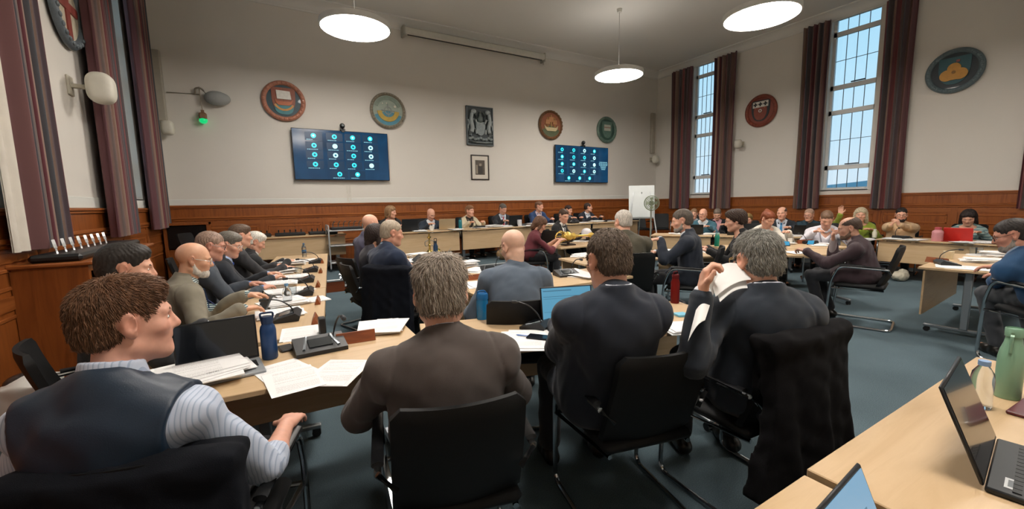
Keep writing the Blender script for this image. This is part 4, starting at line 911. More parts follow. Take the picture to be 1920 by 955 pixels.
def wall_things():
    plaques()
    c, w, h = screen_tv(545, 239, 731, 339, 'large wall screen with eighteen caller icons, left of the grey relief', (.21, .42, .61, .80), (.13, .32, .50, .69, .88), (.45, .64)); webcam(c+np.array([(PY(640, 235, YB)[0]-c[0]), .01, h/2+.0]), 'dark webcam on top of the left wall screen')
    c, w, h = screen_tv(1041, 271, 1140, 343, 'wall screen with caller icons and a text block, near the right corner', (.12, .33, .53, .72), (.12, .31, .50, .69, .88), (.24, .44, .63), (.90, .52)); webcam(c+np.array([PY(1089, 270, YB)[0]-c[0], .01, h/2]), 'dark webcam on top of the right wall screen')
    for u, nm in ((650, 'left'), (1091, 'right')):
        a = PY(u, 348, YB-.01); b = PY(u, 377, YB-.01); q = MB(); q.tube([(a[0], a[1], a[2]), (a[0]+.01, b[1], b[2])], .012, 8).tube([(a[0]+.07, a[1], a[2]), (a[0]+.075, b[1], b[2])], .012, 8); tag(q.build('cable_trunking', mat('#cfccc2', .6)), 'pale cable trunking under the %s wall screen' % nm, 'cable cover')
    # grey relief tablet: two beasts holding a shield under a helm, scroll below
    a = wallpos(872, 198, 'back'); b_ = wallpos(924, 275, 'back'); w, h = (b_[0]-a[0])/2, (a[2]-b_[2])/2; r = empty('relief_tablet', 'grey carved heraldic relief tablet in the middle of the back wall', 'relief', (a+b_)/2)
    g1, g2 = mat('#3f474a', .6, var=.1), mat('#9aa3a4', .5, bump=.4, bscale=60, var=.12)
    MB().box((-w, -.04, -h), (w, 0, h), bev=.01).build('backing', g1, r, smooth=0); q = MB()
    for s in ((-w, -h, w, -h+.03), (-w, h-.03, w, h), (-w, -h, -w+.03, h), (w-.03, -h, w, h)): q.box((s[0], -.07, s[1]), (s[2], 0, s[3]), bev=.008)
    q.build('frame', mat('#5b6467', .5), r, smooth=0)
    MB().prism(off(shield(.13, .34), 0, -.07), .03, .085, M=AW).build('shield', mat('#7f8a8c', .5, var=.2, vscale=20), r, smooth=30)
    q = MB(); q.ell((0, -.07, h*.34), (.08, .05, .09)); q.tube([(-.1, -.06, h*.34), (-.14, -.07, h*.55), (-.08, -.07, h*.72)], [.03, .025, .01], 8).tube([(.1, -.06, h*.34), (.14, -.07, h*.55), (.08, -.07, h*.72)], [.03, .025, .01], 8).tube([(0, -.07, h*.45), (0, -.08, h*.75)], [.05, .02], 8); q.build('helm_crest', mat('#59625f', .5, var=.2, vscale=20), r)
    for sg in (-1, 1):
        q = MB(); q.tube(fillet([(sg*w*.78, -.06, -h*.50), (sg*w*.56, -.08, -h*.15), (sg*w*.72, -.09, h*.25), (sg*w*.62, -.09, h*.62)], .15), np.linspace(.055, .045, 14)[:len(fillet([(0, 0, 0), (1, 0, 0), (1, 1, 0), (2, 1, 0)], .15))], 10)
        q.ell((sg*w*.52, -.10, h*.70), (.075, .06, .06)); q.tube([(sg*w*.66, -.09, h*.3), (sg*w*.40, -.11, h*.30), (sg*w*.30, -.11, h*.12)], [.035, .028, .02], 8); q.tube([(sg*w*.60, -.08, -h*.12), (sg*w*.36, -.10, -h*.22), (sg*w*.34, -.10, -h*.42)], [.04, .03, .022], 8)
        q.tube(fillet([(sg*w*.80, -.06, -h*.40), (sg*w*.92, -.07, -h*.05), (sg*w*.80, -.07, h*.12), (sg*w*.9, -.07, h*.3)], .1), .016, 8); q.build('supporter', g2, r)
    q = MB()
    for i in range(9): q.ell((-w*.8+i*w*.2, -.06, -h*.66+.02*math.sin(i*2.)), (.05, .035, .04))
    q.tube([(-w*.85, -.06, -h*.82), (-w*.4, -.08, -h*.86), (w*.4, -.08, -h*.86), (w*.85, -.06, -h*.82)], [.03, .045, .045, .03], 8, flat=.5); q.build('motto_scroll', mat('#7e8787', .5, var=.15, vscale=20), r)
    # framed picture
    a = wallpos(882, 290, 'back'); b_ = wallpos(917, 338, 'back'); w, h = (b_[0]-a[0])/2, (a[2]-b_[2])/2; r = empty('framed_picture', 'small dark-framed brown photograph below the grey relief', 'picture', (a+b_)/2); q = MB()
    for s in ((-w, -h, w, -h+.03), (-w, h-.03, w, h), (-w, -h, -w+.03, h), (w-.03, -h, w, h)): q.box((s[0], -.03, s[1]), (s[2], 0, s[3]), bev=.006)
    q.build('frame', mat('#2a211c', .4), r, smooth=0); MB().box((-w+.03, -.012, -h+.03), (w-.03, -.002, h-.03)).build('mount', mat('#d2ccc0', .8, var=.01), r, smooth=0)
    q = MB(); q.box((-w*.52, -.016, -h*.58), (w*.52, -.012, h*.58), 0).box((-w*.2, -.018, -h*.5), (w*.28, -.016, h*.1), 1).box((-w*.1, -.018, h*.05), (w*.16, -.016, h*.32), 2).box((-w*.45, -.018, -h*.5), (-w*.28, -.016, h*.2), 2); q.build('print', [mat('#4a4136', .5, var=.3, vscale=14), mat('#2c2620', .5), mat('#8c8272', .5)], r, smooth=0)
    # loudspeakers: rounded white cabinets on brackets, and tall grey column speakers
    def spk(u, v, wall, label, s=1., c='#cfcdbf', out=.2):
        p = wallpos(u, v, wall, out); r = empty('loudspeaker', label, 'speaker', p, ROT[wall], 'wall loudspeakers', s=s); F = Fld((-.25, -.25, -.25), (.25, .25, .25), .008); F.fn((-.25,)*3, (.25,)*3, lambda g: ((np.abs(g[..., 0])/.125)**3.2+(np.abs(g[..., 1])/.12)**2.4+(np.abs(g[..., 2])/.165)**3.2-1)*.06); sdf_obj(F, 'enclosure', mat(c, .5, bump=.2, bscale=400), r)
        q = MB(); q.box((-.03, .05, -.02), (.03, out/s-.01, .02), bev=.005).box((-.07, out/s-.02, -.10), (.07, out/s+.002, .10), bev=.006); q.build('bracket', mat('#b9b4a4', .5), r, smooth=0)
    spk(190, 166, 'left', 'white rounded loudspeaker between the left curtains', .98, '#d2cfc2', .25); spk(1229, 299, 'back', 'white loudspeaker in the far right corner', .8); spk(1384, 270, 'right', 'small grey-white loudspeaker below the rust-red plaque', .75, '#bdb9ad'); spk(314, 240, 'back', 'white loudspeaker in the far left corner', .8)
    for u, v0, v1, lab in ((303, 95, 228, 'tall grey column in the far left corner'), (1223, 212, 288, 'tall grey column above the far right corner loudspeaker')):
        a = PY(u, v0, YB-.05); b_ = PY(u, v1, YB-.05); tag(MB().box((-.09, -.05, 0), (.09, .05, a[2]-b_[2]), bev=.02).build('column_speaker', mat('#a59f92', .6), loc=b_), lab, 'speaker', 'grey column speakers')
    p = wallpos(408, 185, 'back', .12); r = empty('loudspeaker', 'grey oval loudspeaker high on the left of the back wall', 'speaker', p); F = Fld((-.4, -.2, -.2), (.4, .2, .2), .009); F.ell((0, 0, 0), (.21, .09, .125)); F.ell((-.03, -.02, 0), (.17, .09, .13), None, .03); sdf_obj(F, 'enclosure', mat('#8f9290', .5, bump=.3, bscale=300), r); MB().tube(fillet([(-.17, .0, .06), (-.24, .0, .17), (-.34, .02, .16), (-.35, .1, .06)], .08), .016, 8).build('bracket', mat('#857f72', .5), r)
    p = wallpos(381, 222, 'back', .1); r = empty('indicator_light', 'glowing green indicator lamp hanging below the oval loudspeaker', 'lamp', p); MB().box((-.06, -.06, -.02), (.06, .06, .10), bev=.02).box((-.025, -.02, .10), (.025, .02, .15)).build('housing', mat('#7d5d44', .6), r, smooth=0)
    b = MB(); b.ell((0, 0, -.04), (.068, .068, .06)); b.build('lens', emit('#18d078', 1.0), r); MB().tube([(0, 0, .14), (-.02, .04, .58)], .009, 8).build('cable', mat('#9b9484', .6), r)
    a = PY(312, 173, YB-.015); c = PY(374, 177, YB-.015); tag(MB().tube([a, c], .012, 8).build('wall_cable', mat('#a9a395', .6)), 'thin cable running along the wall to the oval loudspeaker', 'cable')
    # roller projection screen under the cornice
    a = PY(757, 62, YB-.16); b_ = PY(1020, 108, YB-.16); r = empty('projection_screen', 'rolled-up white projection screen under the back cornice', 'projector screen', (a+b_)/2); w = (b_[0]-a[0])/2
    MB().box((-w, -.075, -.05), (w, .075, .11), bev=.03).build('housing', mat('#c6c5bb', .5), r, smooth=30); MB().box((-w+.08, -.03, -.068), (w-.08, -.012, -.05)).build('weight_bar', mat('#33302c', .5), r, smooth=0)
    for sg in (-1, 1): MB().box((sg*w-.025, -.06, -.09), (sg*w+.025, .16, .14), bev=.01).build('end_bracket', mat('#a9a69a', .5), r, smooth=0)
    MB().tube([(w-.05, -.03, -.07), (w-.05, -.03, -.18)], .012, 8).build('pull_cord', mat('#8a8578', .6), r)
    # curtains
    curtain('left', _cu(62, 460), _cu(127, 455), 1.22, 5.55, 'wide maroon striped curtain, nearest on the left wall', 1, .13, lining=_cu(34, 468)); curtain('left', _cu(213, 440), _cu(259, 432), 1.20, 5.55, 'grey and maroon striped curtain behind the left loudspeaker', 2, .13); curtain('left', _cu(291, 430), min(_cu(317, 425), YB-.02), 1.2, 5.55, 'mauve striped curtain in the far left corner', 3, .13)
    for i, (u0, u1, lab) in enumerate(((1253, 1291, 'dark striped curtain nearest the far right corner'), (1331, 1370, 'dark striped curtain right of the narrow far window'), (1487, 1536, 'dark striped curtain left of the wide window'), (1629, 1687, 'dark striped curtain right of the wide window'), (1906, 1960, 'dark striped curtain at the right edge of the picture'))):
        X = XR-.12; y1, y0 = PX(u0, 380, X)[1], PX(u1, 380, X)[1]; curtain('right', float(y0), float(y1), 1.24, 5.55, lab, 10+i, .12)
    for p, lab in (((667, 55), 'round glowing pendant light, upper left of the room'), ((1427, 33), 'round glowing pendant light before the wide window'), ((1160, 143), 'round glowing pendant light near the far right corner')): pendant(P(*p, 4.3), lab)
    pendant((1.43, 3.9, 4.3), 'round pendant light above the inner tables, out of the picture'); pendant((1.43, .4, 4.3), 'round pendant light above the near table, out of the picture'); pendant((6.9, .4, 4.3), 'round pendant light above the right tables, out of the picture')
# ------------------------------------------------------------------ laying out the meeting
def dep(p): return float((RC.T @ (np.asarray(p)-CAM))[2])
def dY(u, v, y): return dep(PY(u, v, y))
def bz(a, z=T): return np.array([a[0], a[1], z])
rad = math.radians
def tables():
    # left wing, running along the left wall (people sit on its left): three tables
    a = rad(-6.8); dr = np.array([math.sin(-a), math.cos(a)]); nl = np.array([-dr[1], dr[0]]); e0 = np.array([.235, 2.72])
    for i, lab in enumerate(('maple table of the left wing, nearest the waistcoat man', 'maple table of the left wing, second from the near end', 'maple table at the far end of the left wing')):
        c = e0+dr*(.80+i*1.62)+nl*.375; table(lab, c, a-PI/2+0, 1.6, .75, panel=1)
    # near row (people with their backs to us)
    table('maple table under the loose papers, in front of the waistcoat man', (-.04, 2.34), rad(-1), 1.50, .66)
    c = np.array([1.65, 2.02]); table('maple table in front of the brown-suited and navy-suited men', c, rad(-15.4), 1.95, .66)
    # inner wing
    table('maple table in front of the man in the navy sweater', (1.83, 4.55), rad(-90), 1.6, .75); table('maple inner table carrying the gilt inkstand', (1.83, 6.0), rad(-90), 1.3, .75)
    table('maple table in front of the man in the blue-grey jacket', (2.35, 3.38), rad(0), 1.75, .68)
    table('maple table in front of the man in the olive jacket', (4.15, 4.20), rad(-8), 1.5, .70); table('maple table carrying the teal water bottle', (5.55, 3.72), rad(-26), 1.4, .70)
    table('maple clerks table carrying the golden mace', (5.15, 6.05), 0, 1.75, .75)
    table('maple table at which the man in the maroon jacket sits', (6.45, 3.12), rad(-30), 1.7, .72, panel=0)
    table('maple table between the maroon jacket and the white shirt', (7.10, 3.62), rad(-30), 1.9, .70, panel=0)
    table('maple table by the right edge with an open end leg', (6.98, 1.33), rad(4), 1.75, .74, pz=.2)
    # right wing, people on the far side
    table('maple table carrying the pink bottle and red tablet', (10.0, 2.2), rad(90), 2.0, .75, pz=.32)
    dr = np.array([-.548, .836]); nn = np.array([.836, .548]); p0 = np.array([9.55, 3.35])
    for i, lab in enumerate(('maple right wing table before the woman with raised hand', 'maple right wing table before the bald man in a blue tie', 'maple right wing table nearest the flip chart')):
        c = p0+dr*(.62+i*1.28)+nn*.35; table(lab, c, rad(90)+math.atan2(.548, .836), 1.26, .70, pz=.32)
    # the top table on the platform
    for i, (x, lab) in enumerate(((2.72, 'maple top table on the platform, before the bald man with the laptop'), (4.62, 'maple top table on the platform, before the woman in cream'), (6.52, 'maple top table on the platform, before the man in the bright blue suit'), (8.35, 'maple top table on the platform, nearest the flip chart'))):
        table(lab, (x, 8.83), PI, 1.88 if i < 3 else 1.75, .66, DZ, pz=.27)
    table('maple equipment table against the back wall beside the trolley', (.42, 9.45), 0, 1.9, .6, DZ, panel=-1)
    # the photographer's own table
    c0 = P(1835, 671); x1, yf = c0[0]+.01, c0[1]+.01
    table('maple table with open laptops, nearest the camera', (x1-.80, yf-.34), 0, 1.60, .68, panel=1); table('maple table end showing in the bottom corner beyond the seam', (x1-1.62-.75, yf-.345), 0, 1.5, .68, panel=1, top=.724)
def people():
    g = {}
    def add(key, short, *a, ch=None, chs=1., **k):
        person(key, *a, **k); q = PEOPLE[key]; q['chair'] = ch or (*q['loc'][:2], math.degrees(q['yaw'])); c = q['chair']
        if 1: chair((c[0], c[1], q['loc'][2]), rad(c[2]), 'black cantilever chair '+short, s=1. if k.get('tier') == 0 or key == 'n5' else max(1., k.get('s', 1.)))
    pin = stripes('shirt_pin', ['#b9c3d4', '#b9c3d4', '#97a5bd', '#b4bfd1'], 'X', 95., .75); chk = stripes('shirt_check', ['#d3dcd8', '#2d5360', '#1d3a44', '#9fb4b4'], 'Z', 80., .8); tl = stripes('teal_stripe', ['#9fb3ad', '#7d9a98', '#54707a'], 'Z', 22., .9)
    sat = mat('#16283a', .5, bump=.1, bscale=300, var=.1)
    # ---------- nearest row
    add('n1', 'of the waistcoat man, hung with a navy jacket', 'person in navy waistcoat and striped shirt, brown hair, seen in profile', (240, 600), 1.14, -20, hyaw=-48, hpitch=4, hy=.0, hx=.02, ch=(-.28, 1.58, -17), R=(.285, .30, .70), L=(-.30, .30, .66), Rd=(.0, 1, -.1), top='waistcoat', c1='#101b2a', c2='#b9c3d4', mats={'#b9c3d4': pin, 'waist': sat}, rolled=True, hair='full', hc='#6a4b35', tier=0, strand=9000, slump=.06, hv=.55, head=.97, nk=.195, skin='#d6a08a')
    add('n2', 'of the man in the brown-grey suit', 'person in brown-grey suit seen from behind, tousled grey hair', (826, 549), 1.60, -14, hyaw=-6, hpitch=14, hy=.07, ch=(.54, 1.42, -14), R=(.20, .36, .77), L=(-.22, .36, .77), c1='#4d4440', hair='full', hc='#a3978a', tier=0, strand=9000, back=True, fat=.035, head=1.12, slump=.07, tc='#2a2624', s=1.05, nk=.168, sw=.195)
    add('n3', 'of the navy-suited man at the blue-lit laptop', 'person in navy suit from behind, short dark hair, at blue-lit laptop', (1140, 487), 1.82, -22, hyaw=9, hpitch=14, hy=-.06, s=1.08, ch=(1.41, 1.36, -13), R=(.16, .40, .77), L=(-.10, .36, .77), pole_l=(.30, -.5, -.8), c1='#18202e', hair='short', hc='#6b5d51', hv=.5, tier=0, strand=8000, back=True, fat=.03, slump=.06, sw=.172, nk=.158, pole=(.9, .05, -.6))
    add('n4', 'draped with a black coat', 'person in navy suit, grey hair and glasses, lifting white papers', (1418, 487), 1.93, -33, hyaw=11, hpitch=12, hy=.0, s=1.1, ch=(2.0, 1.15, -4), R=(.16, .42, .78), L=('px', 1316, 552, 1.72), Ld=(.2, .25, 1), Ln=(1, -.2, 0), c1='#18222e', hair='short', hc='#8f8d86', hv=.7, tier=0, strand=8000, back=True, glasses='#a8905a', fat=.03, slump=.05, curl=.9, nk=.160, sw=.170)
    # ---------- left wing
    add('l0', 'of the dark-haired man behind the waistcoat man', 'person with dark swept hair, half hidden behind the waistcoat man', (240, 503), 2.15, -72, hyaw=-10, hy=.10, c1='#1a1d22', hair='full', hc='#2b2724', tier=1)
    add('l1', 'of the bald man in the beige jacket', 'bald person in beige tweed jacket with white beard and glasses', (364, 487), 2.95, -68, hyaw=-16, hpitch=13, hy=.13, R=('px', 455, 580, 2.80), L=('px', 462, 553, 3.05), Rd=(-.1, 1, -.05), Ld=(.15, 1, -.1), c1='#7d7767', c2='#41636b', mats={'#41636b': chk}, tie='#1c2f63', lanyard='#27407c', hair=None, hc='#b9a58e', beard='#cfc8be', glasses='#d8d4cc', tier=1, skin='#d3a183', fat=.02, tc='#22252b', vneck=.42, vw=.115)
    add('l2', 'of the bald man in the slate suit', 'bald person in slate suit and glasses, behind the beige-jacketed man', (396, 461), 3.55, -72, hyaw=-12, hpitch=16, hy=.12, c1='#3a424c', c2='#5f7fb8', tie='#33508a', hair='crop', hc='#8d7566', glasses='#4a4444', tier=1, skin='#c7917c')
    add('l3', 'of the grey-haired man in a bright blue tie', 'person in dark suit, bright blue tie and pale glasses, grey hair', (431, 459), 4.15, -84, hyaw=-20, hpitch=20, hy=.10, c1='#1c222b', c2='#9fb5da', tie='#1f4aa8', hair='full', hc='#6f6a62', glasses='#e0ddd6', tier=1)
    add('l4', 'of the brown-haired man behind the blue-tie man', 'brown-haired person mostly hidden between two dark suits of the left wing', (452, 442), 4.75, -75, hy=.05, c1='#2b2c30', hair='full', hc='#5d4a3c', tier=2)
    add('l5', 'of the white-haired man at the far end', 'white-haired person in black suit looking down, clasping hands', (480, 454), 5.25, -72, hyaw=-14, hpitch=30, hy=.16, R=(.06, .50, .80), L=(-.06, .50, .80), Rd=(-.6, .7, 0), Ld=(.6, .7, 0), c1='#1d2024', c2='#c4c2be', tie='#6a4a44', hair='full', hc='#d3cfc6', tier=1)
    # ---------- inner wing
    add('n5', 'of the man in the navy sweater', 'grey-haired person in navy sweater over pale blue collar, side on', (735, 437), 4.05, -68, hyaw=-20, ch=(1.14, 4.10, -50), hpitch=12, hy=.10, R=(.12, .46, .78), L=(-.1, .48, .82), top='sweater', c1='#1a2840', c2='#9fb8cc', hair='short', hc='#a09280', hv=.7, tier=1, fat=.03, skin='#d39c84')
    add('w5', 'of the dark-haired woman', 'dark-haired person in dark top, hidden beside the navy sweater', (706, 442), 4.65, -84, hy=.08, sex='f', top='blouse', c1='#24222b', hair='bob', hc='#2a201d', tier=2)
    add('b5', 'of the bald man in a mauve-grey shirt', 'bald person in mauve-grey shirt, facing the platform', (695, 420), 5.25, -70, hpitch=10, hyaw=-10, hy=.10, top='shirt', c1='#4d4b60', c2='#4d4b60', hair=None, tier=2, skin='#d8a890')
    add('n6', 'of the bald man in the blue-grey jacket', 'bald person in blue-grey jacket bent forward, seen from behind', (962, 463), 3.1, -26, hyaw=30, hpitch=26, hy=.22, R=(.2, .44, .77), L=(-.22, .42, .77), c1='#566372', hair=None, tier=1, glasses='#6a6a6a', back=True, fat=.03, head=1.06, slump=.09, skin='#dab098', sw=.19)
    add('olive', 'of the man in the olive jacket', 'white-haired person in olive-brown jacket, seen from behind', (1168, 416), 4.75, -30, hyaw=18, hpitch=12, hy=.12, c1='#4f4a3b', hair='crop', hc='#b9b2a8', hv=1.6, tier=1, back=True, fat=.05, s=1.08, sw=.2)
    add('navy', 'of the bearded man reaching left', 'person in dark navy suit with short beard reaching out an arm', (1278, 414), 4.95, 32, hyaw=6, hpitch=14, hy=.12, L=('px', 1238, 449, 4.95), R=(.1, .40, .79), Ld=(-.5, .8, 0), c1='#1d2533', hair='short', hc='#5b5148', beard='#8d857c', tier=1, s=1.08)
    add('black', 'of the woman in black', 'person in black top with wavy brown hair, turned to the left', (1378, 414), 5.3, 38, hpitch=14, hy=.14, sex='f', top='blouse', c1='#0f1013', hair='wavy', hc='#3d2d24', hv=1.2, tier=1, s=1.08)
    add('cardi', 'of the woman in the white cardigan', 'red-haired person in white cardigan, head bowed', (1440, 411), 7.45, 140, hpitch=30, hyaw=20, hy=.14, sex='f', top='blouse', c1='#d2ccc0', hair='pony', hc='#7a3f24', tier=2, s=1.16, fat=.03)
    add('shirt', 'of the man in the white shirt', 'person in white shirt with lanyard, reading, facing the camera', (1550, 411), 7.25, 118, hpitch=32, hy=.16, top='shirt', c1='#d9d6de', c2='#d9d6de', lanyard='#8d8a94', hair='short', hc='#6b523f', tier=2, s=1.16, fat=.02)
    add('maroon', 'on which the man in the maroon jacket sits', 'balding bearded person in maroon jacket, side on, hand at chin', (1592, 428), 4.95, 14, hyaw=10, hpitch=16, hy=.16, L=(-.16, .52, .80), R=(.06, .30, .92), Rd=(-.3, .1, .8), Rn=(0, -1, .2), curl=.9, c1='#3b2a30', c2='#b7a9a9', tie=None, hair='fringe', hc='#4a3a30', beard='#6d5748', tier=1, s=1.06, skin='#c99880', legs=(((.12, .44, .51), (.10, .30, .09), (.1, 1, 0)), ((-.14, .46, .52), (-.10, .36, .11), (-.2, 1, 0))))
    add('rman', 'of the man in the blue sweater', 'bearded person in blue sweater and glasses writing at the right edge', (1898, 441), 3.62, -42, hyaw=52, hx=-.16, hpitch=22, hy=.22, L=('px', 1872, 501, 3.95), R=('px', 1896, 520, 3.75), Ld=(-.6, .8, -.1), top='sweater', c1='#234a70', c2='#8a9bb0', hair='short', hc='#2d2724', beard='#8f857c', glasses='#3c3836', tier=1, s=1.12, skin='#c98f78', tc='#3a3d42', legs=(((.16, .45, .50), (.14, .28, .085), (0, 1, 0)), ((-.10, .46, .51), (-.06, .36, .085), (.1, 1, 0))))
    # ---------- right wing
    add('tealman', 'of the bald man in the teal sweater', 'bald person in teal sweater and dark glasses, facing us', (1318, 402), 9.95, 118, hyaw=-14, hpitch=4, top='sweater', c1='#3d6676', c2='#d8dadc', hair=None, glasses='#202020', tier=2, s=1.12)
    add('small', 'behind the teal-sweatered man', 'light-haired person partly hidden behind the bald teal-sweatered man', (1301, 401), 11.0, 120, c1='#2a2d33', hair='short', hc='#8a6c52', tier=2, s=1.1)
    add('pink', 'of the man in the pink shirt', 'person in black suit and pink shirt looking down, far right wing', (1345, 402), 10.5, 122, hpitch=28, c1='#181a20', c2='#d3a0aa', hair='short', hc='#6e6258', tier=2, s=1.12)
    add('mustard', 'of the person in mustard', 'fair-haired person in mustard top behind the woman in black', (1402, 412), 9.9, 118, sex='f', top='blouse', c1='#75613a', hair='wavy', hc='#8f7548', tier=2, s=1.1)
    add('bluetie', 'of the bald man in the blue tie', 'bald person in dark suit and blue tie facing us', (1466, 400), 9.1, 112, hyaw=-10, hpitch=8, c1='#1d232c', c2='#c4ccd8', tie='#2f7fb0', hair='fringe', hc='#5a4a40', tier=2, s=1.12)
    add('dteal', 'of the bald man in dark teal', 'bald person in dark teal sweater and red-framed glasses', (1517, 403), 9.1, 115, hyaw=-22, hpitch=10, top='sweater', c1='#243f4d', c2='#243f4d', hair='crop', hc='#a58673', glasses='#7a3030', tier=2, s=1.1)
    add('green', 'of the woman raising her hand', 'blonde person in green top raising one hand', (1614, 403), 8.35, 108, hpitch=6, sex='f', top='blouse', c1='#84952f', R=('px', 1576, 402, 8.3), Rd=(0, .05, 1), Rn=(0, 1, 0), hair='long', hc='#b7aa90', tier=1, s=1.1, curl=.05)
    add('cream', 'of the man in the cream sweater', 'dark-bearded person in cream sweater and glasses, hands clasped', (1690, 403), 7.95, 100, hyaw=10, hpitch=6, top='sweater', c1='#cfae88', c2='#cfae88', R=('px', 1672, 421, 7.55), L=('px', 1684, 421, 7.6), Rd=(-.5, .1, .8), Ld=(.5, .1, .8), Rn=(-.8, -.2, 0), Ln=(.8, -.2, 0), hair='short', hc='#241d1a', beard='#2a211d', glasses='#1d1a1a', tier=1, s=1.08, curl=.8, fat=.02)
    add('redlap', 'of the woman behind the red tablet', 'dark-haired person in teal striped top behind the red tablet', (1816, 408), 7.45, 98, hpitch=30, sex='f', top='blouse', c1='#8fa6a4', mats={'#8fa6a4': tl}, hair='long', hc='#2c2321', tier=1, s=1.08)
    # ---------- platform
    YD = 9.42
    for key, sh_, lab, u, v, k in (
        ('d1', 'of the fair-haired woman on the platform', 'fair-haired person in black on the platform, looking aside', 733, 398, dict(hyaw=55, sex='f', top='blouse', c1='#17181c', hair='bob', hc='#8f6f50')),
        ('d2', 'of the bald man on the platform', 'bald person in navy suit and black tie behind a beige laptop', 808, 402, dict(hpitch=30, hyaw=15, c1='#1f2d3c', c2='#d8dade', tie='#14161a', hair=None)),
        ('d3', 'of the woman in cream on the platform', 'person in cream jacket with black lapels, short curly hair', 881, 396, dict(hyaw=22, hpitch=4, sex='f', c1='#cdc2a6', c2='#2a221e', hair='full', hc='#8b6549')),
        ('d4', 'of the man in the red tie', 'person in charcoal suit and red tie, reading on the platform', 943, 392, dict(hpitch=25, hyaw=8, c1='#1c2129', c2='#c9d2e0', tie='#a0283a', hair='short', hc='#5f5a55')),
        ('d5', 'of the man in the bright blue suit', 'person in bright blue suit and open white collar, upright', 1011, 387, dict(hpitch=10, hyaw=35, c1='#1f3a63', c2='#cdb9be', hair='short', hc='#6d4c38')),
        ('d6', 'behind the clerk in black', 'dark-haired person on the platform half hidden by a clerk', 1066, 394, dict(hpitch=15, hyaw=20, c1='#2a2a2e', hair='short', hc='#33231d', sex='f')),
        ('d7', 'at the far end of the top table', 'person in dark suit and pale blue tie looking right, platform end', 1103, 389, dict(hyaw=58, hpitch=4, c1='#1a2230', c2='#d5d9e0', tie='#7f97ad', hair='thin', hc='#33241d'))):
        add(key, sh_, lab, (u, v), dY(u, v, YD), 180, floor=DZ, hy=.10, tier=2, s=1.08, **k)
    add('clerk', 'of the clerk in maroon', 'person in maroon polo shirt bent over a laptop by the mace', (1013, 421), 7.25, -112, hpitch=36, hy=.20, sex='f', top='shirt', c1='#64252f', c2='#64252f', R=(.12, .5, .8), L=(-.1, .5, .8), hair='bob', hc='#5e412f', tier=2, s=1.06, rolled=True)
    add('clerk2', 'of the clerk in black', 'person in black suit and black tie beside the mace', (1057, 405), 8.2, -150, hpitch=18, hyaw=-30, hy=.12, c1='#141518', c2='#e4e4e2', tie='#17181b', hair='short', hc='#4a3527', tier=2, s=1.08)
